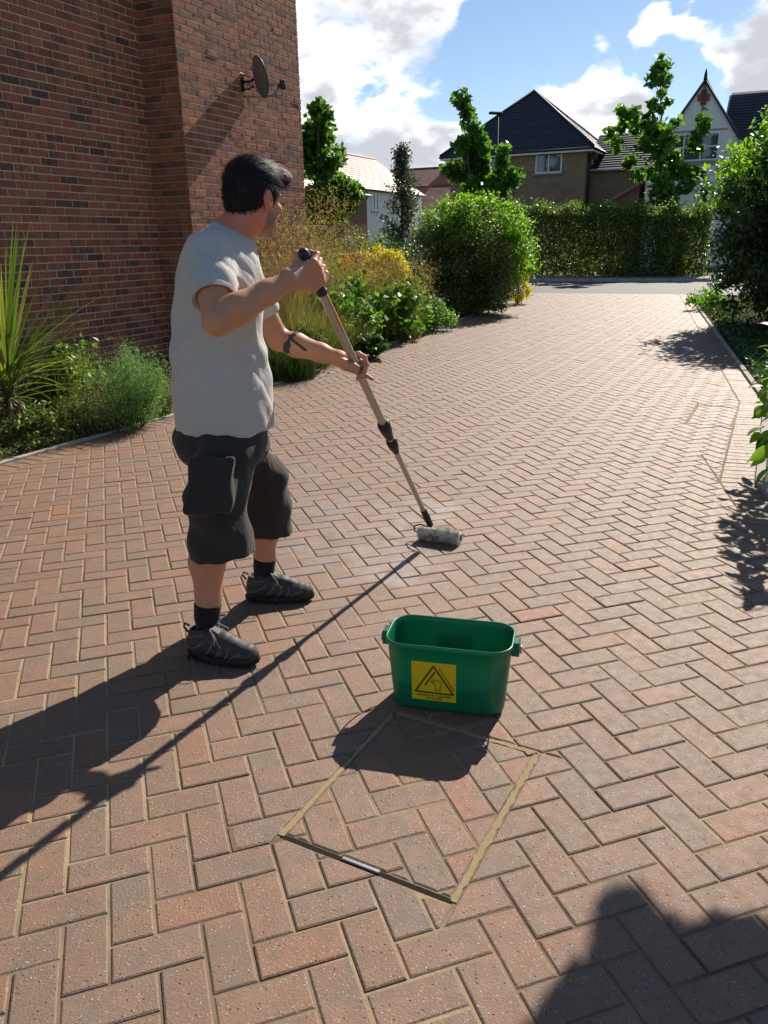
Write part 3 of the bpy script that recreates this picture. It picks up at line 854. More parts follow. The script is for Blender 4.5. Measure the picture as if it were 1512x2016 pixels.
for (a0, a1) in ((-.25, gapx), (gw + .25, gapx)):
    e_ = ez2 - .25 * (gz - ez2) / gapx
    m.tube([H2.p(a0, -.13, e_ + .03), H2.p(a1, -.13, gz + .03)], .055, 4)
m.build('verge', MAT['slate'], hW)
mz = float(at(1371, 192, H2.p(gapx, 0, 0)[1])[2]) - K2[2]
for (da, dz, w_, h_) in ((0, 0, .26, .62), (-.20, 0, .13, .30), (.20, -.02, .13, .30), (0, .42, .09, .3), (0, -.42, .09, .3)):
    m = MB(); m.box(H2.p(gapx + da, -.03, mz + dz), (w_, .08, h_), H2.R, bev=.01); m.build('brick_motif', MAT['brick'], hW)
wa = at_x(K2, H2.d, 1362, 300); wz1, wz2 = [float(at(1340, y, H2.p(wa, 0, 0)[1])[2]) - K2[2] for y in (263, 318)]
H2.window(wa, (wz1 + wz2) / 2, 2.35, wz1 - wz2, (3, 2))
H2.window(wa, 1.65, 2.35, 1.5, (3, 2))
m = MB(); m.box(H2.p(wa, -.04, wz2 - .16), (2.9, .07, .07), H2.R); m.box(H2.p(wa, -.04, wz1 + .1), (2.9, .07, .06), H2.R); m.build('string_course', MAT['kerb'], hW)
# brick link with its own slate roof and a porch
kl = at_x(K2, -H2.d, 1150, 330)
lk = empty('brick_link_building', tuple(H2.p(-kl / 2, 1.5, 0)), 'low buff brick building with slate roof joining the white gable house', 'house')
HL = House(lk, H2.p(-kl, 1.5, 0), STREET)
lz = float(at(1230, 331, HL.p(kl / 2, 0, 0)[1])[2]) - K2[2]; rz_ = float(at(1230, 262, HL.p(kl / 2, 3, 0)[1])[2]) - K2[2]
HL.block('wall', MAT['buff_wall'], 0, kl - .01, 0, 5.5, 0, lz)
m = MB(); coursed_roof(m, HL.p(-.2, -.35, lz - .03), HL.p(kl - .01, -.35, lz - .03), HL.p(kl - .01, 2.75, rz_), HL.p(-.2, 2.75, rz_), 16); coursed_roof(m, HL.p(-.2, 5.8, lz - .03), HL.p(kl - .01, 5.8, lz - .03), HL.p(kl - .01, 2.75, rz_), HL.p(-.2, 2.75, rz_), 16); m.build('roof', MAT['slate2'], lk)
m = MB(); m.prism([HL.p(-.0, .02, lz - .1), HL.p(0, 5.48, lz - .1), HL.p(0, 2.75, rz_ - .05)][::-1], -HL.d, .3); m.build('gable', MAT['buff_wall'], lk)
m = MB(); m.tube([HL.p(-.2, -.4, lz - .05), HL.p(kl - .02, -.4, lz - .05)], .06, 6); m.build('gutter', MAT['upvc'], lk)
pc = at_x(HL.K, HL.d, 1268, 370); pz = float(at(1262, 358, HL.p(pc, -1.4, 0)[1])[2]) - K2[2]
pw = 2.1
porch = MB(); porch.prism([HL.p(pc - pw, -1.4, pz - 1.15), HL.p(pc + .0, -1.4, pz - 1.15), HL.p(pc, -1.4, pz - .12)], -HL.n, 1.39); porch.build('porch_gable', MAT['red_wall'], lk)
m = MB()
m.add([HL.p(pc - pw - .2, -1.6, pz - 1.25), HL.p(pc, -1.6, pz), HL.p(pc, .0, pz), HL.p(pc - pw - .2, .0, pz - 1.25), HL.p(pc - pw - .2, -1.6, pz - 1.40), HL.p(pc, -1.6, pz - .15), HL.p(pc, .0, pz - .15), HL.p(pc - pw - .2, .0, pz - 1.40)], [(0, 1, 2, 3), (4, 7, 6, 5), (0, 4, 5, 1), (2, 6, 7, 3), (0, 3, 7, 4), (1, 5, 6, 2)]); m.build('porch_roof', MAT['paletile'], lk)
m = MB(); m.box(HL.p(pc - pw / 2, -.8, (pz - 1.2) / 2), (pw - .1, 1.5, pz - 1.2), HL.R); m.build('porch_wall', MAT['buff_wall'], lk)
# long slate roof of the house beyond the gable
hb = empty('slate_roof_house', tuple(H2.p(gw + 3, 5, 0)), 'house with long slate ridge standing right behind the white gable', 'house')
HB = House(hb, H2.p(gapx + .5, 3.0, 0), STREET)
bz0 = float(at(1430, 240, HB.p(4, 0, 0)[1])[2]) - K2[2] - 1.6; bz1 = float(at(1460, 171, HB.p(4, 3.5, 0)[1])[2]) - K2[2]
HB.block('wall', MAT['render'], .3, 9.5, 0, 7.2, 0, bz0)
m = MB(); coursed_roof(m, HB.p(.2, -.4, bz0), HB.p(9.8, -.4, bz0), HB.p(9.8, 3.6, bz1), HB.p(.2, 3.6, bz1), 24); coursed_roof(m, HB.p(.2, 7.6, bz0), HB.p(9.8, 7.6, bz0), HB.p(9.8, 3.6, bz1), HB.p(.2, 3.6, bz1), 24); m.build('roof', MAT['slate2'], hb)
for a_ in (.3, 9.5): m = MB(); m.prism([HB.p(a_, 0, bz0 - .02), HB.p(a_, 7.2, bz0 - .02), HB.p(a_, 3.6, bz1 - .1)], HB.d, .2); m.build('gable', MAT['render'], hb)

# --- red roofed houses far down the street on the left
def gable_house(label, px, py_eave, py_ridge, Y, ang, w, dep, wallm, roofm, base_px=None, cat='house', win=True):
    Kx = np.array(at(px, py_eave, Y)); e = Kx[2]; Kx[2] = .1
    root = empty('terraced_house', tuple(Kx), label, cat, None)
    h = House(root, Kx, ang); e -= .1
    rz = float(at(px, py_ridge, Y + dep * .4)[2]) - .1
    h.block('wall', wallm, 0, w, 0, dep, 0, e)
    for a_ in (.15, w): m = MB(); m.prism([h.p(a_, .02, e - .02), h.p(a_, dep - .02, e - .02), h.p(a_, dep / 2, rz - .12)], h.d, .15); m.build('gable', wallm, root)
    m = MB()
    coursed_roof(m, h.p(-.15, -.3, e - .05), h.p(w + .15, -.3, e - .05), h.p(w + .15, dep / 2, rz), h.p(-.15, dep / 2, rz), 18)
    coursed_roof(m, h.p(-.15, dep + .3, e - .05), h.p(w + .15, dep + .3, e - .05), h.p(w + .15, dep / 2, rz), h.p(-.15, dep / 2, rz), 18)
    rf = m.build('roof', roofm, root)
    m = MB(); m.tube([h.p(-.15, dep / 2, rz + .04), h.p(w + .15, dep / 2, rz + .04)], .1, 6); m.build('ridge', roofm, rf)
    m = MB(); m.tube([h.p(-.15, -.36, e - .06), h.p(w + .15, -.36, e - .06)], .06, 5); m.build('gutter', MAT['gutter'], root)
    if win:
        for z in (1.4, e - 1.0):
            for a_ in (w * .28, w * .72): h.window(a_, z, 1.1, 1.15, (2, 1))
    return root, h
A2 = radians(64)       # gable ends towards us, slopes to the right
def side_house(label, px_e, py_e, Y, dep, rise, length, wallm, gablem, roofm, windows):
    """gable end faces us, the right-hand roof slope is seen from its side; K is the near right eave corner"""
    Kx = np.array(at(px_e, py_e, Y)); e = Kx[2] - .1; Kx[2] = .1
    root = empty('terraced_house', tuple(Kx), label, 'house')
    h = House(root, Kx, STREET)                        # d along the street to the right, n away
    h.block('wall', wallm, -dep, 0, 0, length, 0, e)
    for b_ in (0, length - .15): m = MB(); m.prism([h.p(-dep, b_, e - .02), h.p(0, b_, e - .02), h.p(-dep / 2, b_, e + rise - .12)], -h.n, .15); m.build('gable', gablem, root)
    m = MB()
    coursed_roof(m, h.p(.3, -.15, e - .05), h.p(.3, length + .15, e - .05), h.p(-dep / 2, length + .15, e + rise), h.p(-dep / 2, -.15, e + rise), 16)
    coursed_roof(m, h.p(-dep - .3, -.15, e - .05), h.p(-dep - .3, length + .15, e - .05), h.p(-dep / 2, length + .15, e + rise), h.p(-dep / 2, -.15, e + rise), 16)
    rf = m.build('roof', roofm, root)
    m = MB(); m.tube([h.p(-dep / 2, -.15, e + rise + .04), h.p(-dep / 2, length + .15, e + rise + .04)], .1, 6); m.build('ridge', roofm, rf)
    m = MB(); m.tube([h.p(.36, -.15, e - .06), h.p(.36, length + .15, e - .06)], .06, 5); m.build('gutter', MAT['gutter'], root)
    for (b_, z) in windows: h.window(b_, z, 1.1, 1.2, (2, 1), side=1)
    return root, h
side_house('far white walled house with pale tiled roof slope seen side on', 714, 372, 60, 8.5, 2.9, 10.5, MAT['render'], MAT['red_wall'], MAT['paletile2'], [(1.8, 4.2), (5.0, 4.2), (8.2, 4.2), (2.0, 1.4), (6.0, 1.4)])
side_house('far red brick house with pale roof close to the brick house corner', 590, 372, 52, 8.5, 3.6, 9.0, MAT['red_wall'], MAT['red_wall'], MAT['paletile2'], [(2, 4.0), (6, 4.0), (2, 1.3), (6, 1.3)])
gable_house('far house with plain dark red tiled roof behind the white walled one', 706, 372, 338, 80, STREET, 7.0, 9, MAT['red_wall'], MAT['redtile2'])
gable_house('far house with dark red roof and white gable beside the birch', 818, 410, 366, 72, STREET, 3.6, 8, MAT['render'], MAT['redtile2'])
# low garden wall beyond the planting bed
lw = empty('garden_wall', tuple(gp(625, 500)), 'low red brick garden wall behind the golden grass', 'wall')
a_ = np.array(at(560, 440, 17.5)); b_ = np.array(at(652, 440, 19.5)); wdir = unit((b_ - a_) * [1, 1, 0]); ln = float(np.linalg.norm((b_ - a_)[:2]))
m = MB(); R_ = np.stack([wdir, np.cross(UP, wdir), UP], 1); m.box(a_ * [1, 1, 0] + wdir * ln / 2 + UP * .9, (ln, .22, 1.8), R_); m.build('wall_face', MAT['red_wall'], lw)
m = MB(); m.box(a_ * [1, 1, 0] + wdir * ln / 2 + UP * 1.84, (ln + .06, .3, .07), R_, bev=.01); m.build('coping', MAT['brick'], lw)
# street lamp beside the young maple
lp = at(976, 400, 40.5); lp[2] = .1; ltop = float(at(976, 228, 40.5)[2])
lamp = empty('street_lamp', tuple(lp), 'tall dark street lamp post in front of the slate pyramid roof', 'lamp')
MAT['lamp'] = plain('dark_paint', (.015, .017, .022), .5, .4)
m = MB(); m.tube([lp, lp + UP * 1.2, lp + UP * 1.25, lp + UP * (ltop - .1)], [.09, .09, .06, .045], 8); m.build('post', MAT['lamp'], lamp)
m = MB(); m.box(lp + UP * (ltop - .08) + np.array([-.12, -.1, .08]), (.62, .26, .11), rotz(radians(20)), bev=.03); m.build('lantern', MAT['lamp'], lamp)

# ------------------------------------------------------------------ vegetation
def rand_dirs(n):
    v = rng.normal(size=(n, 3)); return v / np.linalg.norm(v, axis=1, keepdims=True)
def leaf_geo(C, size, aspect=.55, up=.35, fold=.25, droop=None, dirs=None):
    """folded leaf blades: two triangles each"""
    n = len(C); size = np.broadcast_to(np.asarray(size, float), (n,))[:, None] * rng.uniform(.7, 1.25, (n, 1))
    D = rand_dirs(n) if dirs is None else dirs + .5 * rand_dirs(n)
    if droop: D[:, 2] -= droop
    D /= np.linalg.norm(D, axis=1, keepdims=True)
    N = rand_dirs(n); N[:, 2] = np.abs(N[:, 2]) + up
    W = np.cross(D, N); W /= (np.linalg.norm(W, axis=1, keepdims=True) + 1e-9); N = np.cross(W, D)
    a = C - D * size * .5; b = C + D * size * .5
    l = C - D * size * .08 + W * size * aspect * .5 + N * size * fold * .35
    r = C - D * size * .08 - W * size * aspect * .5 + N * size * fold * .35
    V = np.stack([a, r, b, l], 1).reshape(-1, 3)
    k = np.arange(n)[:, None] * 4
    F = np.concatenate([k + [0, 1, 2], k + [0, 2, 3]], 1).reshape(-1, 3)
    return V, F
def leaves(name, C, size, mat, parent=None, **kw):
    V, F = leaf_geo(C, size, **kw)
    return obj(name, V, F, mat, parent, rnd=np.repeat(np.clip(rng.normal(.5, .22, len(C)), 0.001, .999), 2))
def lumpy(c, r, n, clumps=60, spread=.30, shell=.55, flat=0.0, clump_r=None):
    """points in clumps spread through the outer part of an ellipsoid"""
    c = np.array(c); r = np.array(r, float)
    d = rand_dirs(clumps); q = rng.uniform(shell, 1.0, (clumps, 1)) * rng.uniform(.86, 1.1, (clumps, 1))
    K_ = d * q
    i = rng.integers(0, clumps, n)
    s = (spread if clump_r is None else clump_r)
    P = K_[i] + rng.normal(0, s * .42, (n, 3)) * rng.uniform(.7, 1.3, (clumps, 1))[i]
    P = c + P * r
    return P[P[:, 2] > flat]
def grass_geo(B, H, width, lean, bend=.5, segs=4, wind=(0, 0)):
    """curved tapering blades; B bases (n,3), H heights"""
    n = len(B); ang = rng.uniform(0, 2 * pi, n); out = np.stack([np.cos(ang), np.sin(ang), np.zeros(n)], 1)
    L = (lean * rng.uniform(.2, 1.2, n))[:, None]
    side = np.stack([-np.sin(ang), np.cos(ang), np.zeros(n)], 1)
    rot = rng.uniform(0, pi, n)[:, None]; side = side * np.cos(rot) + out * np.sin(rot) * .6
    W = np.array([wind[0], wind[1], 0])
    Vs = []
    for k in range(segs + 1):
        t = k / segs
        P = B + np.array([0, 0, 1.0]) * (H[:, None] * (t - bend * L * t * t * .45)) + out * (L * H[:, None] * (t * .35 + t * t * .65)) + W * (H[:, None] * t * t)
        w = np.asarray(width).reshape(-1, 1) * (1 - t) ** .75 + .0006
        Vs += [P - side * w * .5, P + side * w * .5]
    V = np.stack(Vs, 1).reshape(-1, 3); m = 2 * (segs + 1)
    k = np.arange(n)[:, None] * m
    F = np.concatenate([k + [2 * j, 2 * j + 1, 2 * j + 3, 2 * j + 2] for j in range(segs)], 1).reshape(-1, 4)
    return V, F, segs
def blades(name, B, H, width, lean, mat, parent=None, **kw):
    V, F, s = grass_geo(B, H, width, lean, **kw)
    return obj(name, V, F, mat, parent, rnd=np.repeat(rng.random(len(B)), s))
MAT['bark'] = plain('bark', (.085, .062, .045), .9, .2, var=.35, scale=14, bump=.8)
MAT['leaf_maple'] = leafmat('maple_leaf', [(0, (.040, .095, .016)), (.5, (.075, .16, .026)), (1, (.13, .24, .04))], .5, .45, .35, 1.9)
MAT['leaf_dark'] = leafmat('laurel_leaf', [(0, (.018, .052, .018)), (.5, (.034, .082, .026)), (1, (.07, .135, .038))], .35, .38, .45, 1.6)
MAT['leaf_hedge'] = leafmat('hedge_leaf', [(0, (.045, .09, .02)), (.5, (.09, .15, .036)), (.85, (.16, .22, .055)), (1, (.22, .20, .07))], .42, .45, .35, 1.7)
MAT['leaf_birch'] = leafmat('birch_leaf', [(0, (.035, .062, .030)), (.5, (.065, .10, .05)), (1, (.13, .165, .10))], .3, .4, .4)
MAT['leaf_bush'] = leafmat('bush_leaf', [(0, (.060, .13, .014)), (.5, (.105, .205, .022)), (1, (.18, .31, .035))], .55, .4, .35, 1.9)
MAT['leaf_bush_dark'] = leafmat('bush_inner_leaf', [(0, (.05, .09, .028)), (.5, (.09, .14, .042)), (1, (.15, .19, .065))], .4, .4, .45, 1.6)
MAT['leaf_yellow'] = leafmat('golden_leaf', [(0, (.46, .37, .015)), (.5, (.66, .55, .025)), (1, (.78, .68, .06))], .45, .5, .3, 1.25)
MAT['leaf_green'] = leafmat('perennial_leaf', [(0, (.055, .12, .02)), (.5, (.10, .19, .035)), (1, (.18, .29, .06))], .45, .45, .35, 1.7)
MAT['grass_gold'] = leafmat('golden_grass', [(0, (.20, .14, .055)), (.5, (.31, .23, .10)), (1, (.46, .36, .18))], .4, .55, .25, 1.2)
MAT['grass_mix'] = leafmat('olive_grass', [(0, (.075, .10, .026)), (.45, (.13, .155, .045)), (.8, (.23, .20, .075)), (1, (.36, .28, .12))], .42, .45, .35, 1.5)
MAT['grass_lawn'] = leafmat('lawn_grass', [(0, (.025, .055, .012)), (.5, (.045, .085, .018)), (1, (.085, .12, .03))], .3)
MAT['cordyline'] = leafmat('cordyline_leaf', [(0, (.06, .11, .022)), (.4, (.115, .18, .032)), (.75, (.20, .26, .05)), (1, (.34, .33, .09))], .35, .38, .45, 1.4)
MAT['fennel'] = leafmat('feathery_leaf', [(0, (.075, .15, .05)), (.5, (.125, .22, .075)), (1, (.19, .30, .11))], .45, .45, .3, 1.6)
MAT['dry_leaf'] = leafmat('dry_leaf', [(0, (.14, .11, .06)), (.5, (.22, .18, .10)), (1, (.33, .28, .17))], .25)
MAT['ground_leaf'] = leafmat('groundcover_leaf', [(0, (.06, .09, .02)), (.5, (.115, .15, .04)), (1, (.22, .22, .08))], .4, .45, .3, 1.5)
def petal(name, c):
    return leafmat(name, [(0, [x * .8 for x in c]), (1, c)], .35, .6, .2, 1.1)
MAT['orange'] = petal('orange_petal', (.75, .22, .01)); MAT['purple'] = petal('purple_petal', (.30, .13, .33)); MAT['whitep'] = petal('white_petal', (.72, .70, .66))

def tufted_tree(name, label, tufts, Y, base_px, leaf, n, mat, cat='tree', spread=1.22, trunk_r=.07, dr=.9, z0=.0, lead=None, group=None, core=None):
    """a young tree: its crown made of separate leafy tufts on limbs"""
    s_ = Y / PF
    base = np.array(at(base_px, 500, Y)); base[2] = z0
    root = empty(name, tuple(base), label, cat, group)
    pts = []; centres = []
    for (x, y, r) in tufts:
        c = np.array(at(x, y, Y + rng.uniform(-dr, dr))); centres.append((c, r * s_))
    top = max(centres, key=lambda t: t[0][2])[0]
    m = MB(); path = [base + (top - base) * t + np.array([rng.normal(0, .04), rng.normal(0, .04), 0]) * (t > 0) * (t < 1) for t in np.linspace(0, 1, 8)]
    m.tube(path, list(np.linspace(trunk_r, .012, 8)), 8); tr = m.build('trunk', MAT['bark'], root)
    m = MB()
    for c, r in centres:
        zt = max(base[2] + .3, c[2] - .45 * np.linalg.norm((c - top)[:2]) - .25); t = (zt - base[2]) / (top[2] - base[2]); t = min(max(t, .08), .97)
        st = base + (top - base) * t
        mid = (st + c) / 2 + np.array([0, 0, -.08]); m.tube([st, mid, c], [.025 * (1 - t) + .010, .012, .005], 5, cap=False)
    m.build('limb', MAT['bark'], root)['kind'] = 'stuff'
    C = []
    tot = sum(r ** 2 for _, r in centres)
    for c, r in centres:
        k = max(12, int(n * r * r / tot)); d = rand_dirs(k) * rng.uniform(.15, 1.0, (k, 1)) ** .6
        C.append(c + d * r * spread * rng.uniform(.8, 1.5, 3) + rng.normal(0, r * .22, (k, 3)))
    C = np.vstack(C)
    leaves('crown', C, leaf, mat, root, aspect=.85, up=.4, fold=.3)
    return root
T1 = [(626, 212, 13), (631, 226, 14), (629, 241, 14), (636, 252, 13), (641, 269, 13), (608, 258, 14), (605, 277, 16), (622, 286, 16), (604, 298, 14), (636, 300, 14), (669, 301, 11), (663, 316, 10), (643, 312, 14),
      (647, 330, 14), (615, 327, 14), (636, 347, 15), (652, 374, 20), (677, 366, 17), (702, 379, 13), (670, 388, 18), (636, 386, 19), (622, 395, 18), (647, 409, 18), (677, 409, 15), (626, 423, 15), (600, 330, 14), (655, 425, 14)]
tufted_tree('maple_tree', 'young maple tree rising behind the golden grass at the house corner', T1, 20, 640, .17, 3000, MAT['leaf_maple'], dr=.5)
T3 = [(907, 198, 11), (918, 218, 12), (924, 236, 11), (936, 258, 12), (942, 276, 12), (907, 280, 10), (916, 298, 13), (947, 293, 11), (933, 316, 14), (884, 333, 11), (898, 342, 12), (924, 342, 14), (951, 333, 13), (991, 302, 10), (989, 322, 10),
      (1013, 342, 11), (1009, 356, 11), (982, 360, 14), (960, 364, 14), (969, 382, 15), (929, 369, 14), (942, 391, 15), (987, 382, 12), (955, 310, 8)]
tufted_tree('maple_tree', 'young maple tree beside the street lamp in front of the buff house', T3, 37.5, 950, .32, 2300, MAT['leaf_maple'], dr=.9, z0=.1, trunk_r=.1)
T4 = [(1301, 129, 11), (1303, 144, 12), (1285, 153, 10), (1307, 157, 10), (1303, 183, 7), (1288, 203, 8), (1312, 203, 8), (1299, 216, 7), (1224, 219, 10), (1244, 230, 11), (1224, 252, 9), (1252, 249, 12), (1272, 232, 9), (1281, 249, 11), (1329, 243, 9), (1303, 252, 10),
      (1198, 262, 8), (1215, 282, 10), (1384, 241, 11), (1384, 254, 10), (1371, 271, 10), (1362, 289, 9), (1378, 291, 8), (1281, 267, 12), (1312, 276, 11), (1274, 287, 12), (1303, 293, 12), (1239, 320, 10), (1303, 315, 13), (1329, 313, 10), (1321, 337, 14), (1279, 339, 11),
      (1255, 346, 9), (1345, 337, 10), (1369, 344, 12), (1351, 364, 12), (1303, 359, 14), (1321, 381, 13), (1294, 383, 12), (1303, 403, 12), (1318, 400, 12)]
tufted_tree('maple_tree', 'young maple tree with sparse tiered branches in front of the white gable', T4, 36.5, 1300, .32, 2100, MAT['leaf_maple'], dr=.9, z0=.1, trunk_r=.1)
# birch: narrow cone
def cone_tree(name, label, px, py_top, py_bot, Y, half_px, n, leaf, mat):
    s_ = Y / PF; top = np.array(at(px, py_top, Y)); base = np.array([top[0], top[1], 0.0]); H = top[2]
    root = empty(name, tuple(base), label, 'tree')
    m = MB(); m.tube([base, base + UP * H * .5, base + UP * H], [.06, .035, .006], 7); m.build('trunk', MAT['bark'], root)
    C = []; m = MB()
    for k in range(90):
        t = rng.random() ** .8; z = H * (.12 + .86 * t); R = half_px * s_ * (1 - t) ** .8 * rng.uniform(.5, 1.15) + .05
        a = rng.uniform(0, 2 * pi); tip = base + np.array([cos(a) * R, sin(a) * R, z + R * .7]); st = base + UP * z
        m.tube([st, (st + tip) / 2 - UP * .03, tip], [.009, .006, .003], 4, cap=False)
        q = max(8, int(n / 90 * (.4 + R / (half_px * s_)))); u = rng.uniform(.2, 1.05, (q, 1))
        C.append(st + (tip - st) * u + rng.normal(0, .07, (q, 3)))
    m.build('branch', MAT['bark'], root)['kind'] = 'stuff'
    leaves('crown', np.vstack(C), leaf, mat, root, aspect=.7, droop=.3); return root
cone_tree('birch_tree', 'slender grey green birch between the maple and the round bush', 790, 282, 470, 22, 52, 7000, .075, MAT['leaf_birch'])

def bush(name, label, c, r, n, leaf, mat, clumps=70, cat='shrub', stems=6, shell=.5, spread=.30, group=None, tip=None, **kw):
    c = np.array(c, float); base = np.array([c[0], c[1], 0.0])
    root = empty(name, tuple(base), label, cat, group)
    m = MB()
    for k in range(stems):
        a = rng.uniform(0, 2 * pi); q = c + np.array([cos(a) * r[0] * .6, sin(a) * r[1] * .6, r[2] * rng.uniform(-.2, .5)])
        m.tube([base + np.array([cos(a) * .08, sin(a) * .08, 0]), (base + q) / 2 + UP * .1, q], [.03 * min(1, r[2]), .018 * min(1, r[2]), .005], 5)
    m.build('stem', MAT['bark'], root)['kind'] = 'stuff'
    P = lumpy(c, r, n, clumps, spread, shell, .02)
    leaves('foliage', P, leaf, mat, root, **kw)
    return root
# big round bush at the edge of the drive
c = at(925, 520, 17.6)
bb = bush('round_bush', 'large round evergreen bush with sunlit green shoots beside the driveway', (c[0], 17.6, 1.12), (1.22, 1.2, 1.14), 24000, .075, MAT['leaf_bush_dark'], 170, spread=.22, shell=.35, stems=8)
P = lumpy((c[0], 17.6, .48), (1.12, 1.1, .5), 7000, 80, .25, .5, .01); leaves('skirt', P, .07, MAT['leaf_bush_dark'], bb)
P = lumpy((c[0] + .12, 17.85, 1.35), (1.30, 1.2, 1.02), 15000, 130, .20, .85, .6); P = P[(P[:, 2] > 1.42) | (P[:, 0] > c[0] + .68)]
leaves('sunlit_shoots', P, .075, MAT['leaf_bush'], bb, aspect=.6, droop=.1)  # lighter leaf colour on top and right shoots carries the sunlight from behind
c = at(1032, 560, 20.3)
bush('golden_shrub', 'small golden leaved shrub tucked against the right side of the round bush', (c[0] - .12, 20.3, .5), (.33, .5, .52), 2200, .06, MAT['leaf_yellow'], 40)
c = at(750, 512, 15.2)
bush('golden_shrub', 'bright yellow leaved shrub in the planting bed left of the round bush', (c[0], 15.2, 1.05), (.50, .5, .36), 5200, .065, MAT['leaf_yellow'], 60, shell=.6, aspect=.5)
c = at(855, 620, 14.3)
bush('leafy_shrub', 'low light green shrub at the drive edge before the round bush', (c[0] - .02, 14.4, .36), (.42, .42, .36), 2600, .06, MAT['leaf_green'], 50)
c = at(700, 470, 19); bush('dark_shrub', 'dark green shrub in front of the birch tree', (c[0] + .1, 19.2, .95), (1.0, .8, .85), 6000, .07, MAT['leaf_hedge'], 70)
c = at(800, 500, 18.5); bush('dark_shrub', 'dark shrub under the birch touching the round bush', (c[0], 18.9, .8), (.75, .7, .8), 4500, .07, MAT['leaf_dark'], 60)
c = at(650, 470, 17.2); bush('leafy_shrub', 'green shrub against the low garden wall', (c[0] + .1, 17.0, .7), (.5, .5, .6), 2600, .07, MAT['leaf_green'], 40)

# perennials in the bed: several clumps of big soft leaves
def perennial(label, px, py, Y, r, h, n, leaf, mat=None, group=None):
    c = at(px, py, Y); c[2] = 0; return bush('perennial_plant', label, (c[0], c[1], h * .5), (r, r, h * .5), n, leaf, mat or MAT['leaf_green'], 24, cat='plant', stems=9, shell=.35, spread=.4, aspect=.8, up=.8)
perennial('broad leaved plant beside the driveway edge near the low shrub', 790, 620, 12.9, .42, .85, 420, .14)
perennial('broad leaved plant amid grasses below the golden shrub', 735, 600, 12.4, .42, .95, 480, .12)
perennial('light green plant right under the yellow leaved shrub', 760, 560, 14.0, .45, 1.0, 700, .10)
perennial('dark leaved plant at the gravel strip by the drive edge', 722, 650, 10.9, .26, .34, 420, .10, MAT['leaf_dark'])
perennial('bushy green plant behind the roller pole', 690, 600, 11.5, .40, .8, 600, .10)
perennial('tall leafy plant amid golden grass behind the raised arm', 640, 590, 11.2, .38, 1.0, 700, .09)
perennial('soft green plant against the garden wall side of the bed', 665, 545, 12.6, .45, 1.15, 800, .09)
perennial('yellow green plant between the tussocks by the pole', 700, 630, 11.6, .34, .62, 520, .10, MAT['leaf_bush'])
perennial('spreading green plant left of the low shrub', 815, 600, 13.8, .42, .8, 620, .11, MAT['leaf_bush'])
perennial('dark bushy plant in shade behind the lower hand', 590, 690, 9.9, .32, .55, 700, .07, MAT['leaf_hedge'])
def grass_clump(label, px, py, Y, r, h, n, mat, lean=.5, width=.006, group=None, wind=(0, 0), plume=None):
    c = np.array(at(px, py, Y)); c[2] = 0
    root = empty('ornamental_grass', tuple(c), label, 'grass', group)
    a = rng.uniform(0, 2 * pi, n); q = r * np.sqrt(rng.random(n)); B = c + np.stack([q * np.cos(a), q * np.sin(a), np.zeros(n)], 1)
    H = h * rng.uniform(.55, 1.08, n)
    blades('blades', B, H, np.full(n, width), lean, mat, root, wind=wind)
    if plume:
        k = n // 3; a = rng.uniform(0, 2 * pi, k); q = r * np.sqrt(rng.random(k)); B = c + np.stack([q * np.cos(a), q * np.sin(a), np.zeros(k)], 1)
        # drooping seed heads: many small seeds near the ends of long stems
        Ht = h * rng.uniform(.8, 1.25, k); tip = B + np.stack([lean * Ht * .45 * np.cos(a) + wind[0] * Ht, lean * Ht * .45 * np.sin(a) + wind[1] * Ht, Ht], 1)
        S = np.repeat(tip, 5, 0) + rng.normal(0, 1, (k * 5, 3)) * [.035, .035, .10]
        leaves('seed_heads', S, .06, plume, root, aspect=.14, droop=.7)
    return root
G1 = MAT['grass_gold']
grass_clump('tall golden feather grass at the corner of the brick house', 585, 560, 11.6, .38, 1.72, 1500, G1, .40, .005, plume=G1, wind=(.06, 0))
grass_clump('golden feather grass against the brick wall behind the man', 530, 560, 10.5, .40, 1.45, 1500, G1, .45, .005, plume=G1, wind=(.05, 0))
grass_clump('short golden grass beyond the feather grass near the garden wall', 640, 540, 13.6, .5, 1.25, 1200, G1, .5, .006, plume=G1)
grass_clump('olive grass tussock beside the drive behind the man', 590, 650, 10.2, .38, .95, 1700, MAT['grass_mix'], .8, .006)
grass_clump('wide olive grass tussock before the golden shrub', 690, 560, 13.0, .60, 1.05, 1900, MAT['grass_mix'], .6, .006, plume=G1)
grass_clump('olive grass hanging over the driveway edge', 640, 680, 10.9, .42, .75, 1500, MAT['grass_mix'], .95, .006)
grass_clump('thin seeding grass between the broad leaved plants', 770, 600, 13.2, .5, .9, 1100, MAT['grass_mix'], .6, .005, plume=G1)
grass_clump('dark green grass in shade close behind the man', 560, 690, 9.35, .36, .62, 1400, MAT['grass_lawn'], .9, .007)
def flowers(label, pts, mat, size, cat='flowers'):
    c0 = np.array(at(*pts[0])); c0[2] = 0
    root = empty('flower_clump', tuple(c0), label, cat); m = MB(); C = []
    for (x, y, Y) in pts:
        q = np.array(at(x, y, Y)); b = np.array([q[0] + rng.normal(0, .04), q[1] + rng.normal(0, .04), 0]); m.tube([b, (b + q) / 2 + rng.normal(0, .02, 3), q], .004, 4)
        C.append(q + rng.normal(0, .028, (14, 3)))
    m.build('stem', MAT['leaf_green'], root)['kind'] = 'stuff'; leaves('petals', np.vstack(C), size, mat, root, aspect=.9, up=.6)['kind'] = 'stuff'
flowers('orange flowers in the bed left of the yellow shrub', [(680, 505, 13.6), (690, 510, 13.7), (684, 516, 13.5), (695, 503, 13.9), (672, 520, 13.3), (678, 530, 13.1)], MAT['orange'], .07)
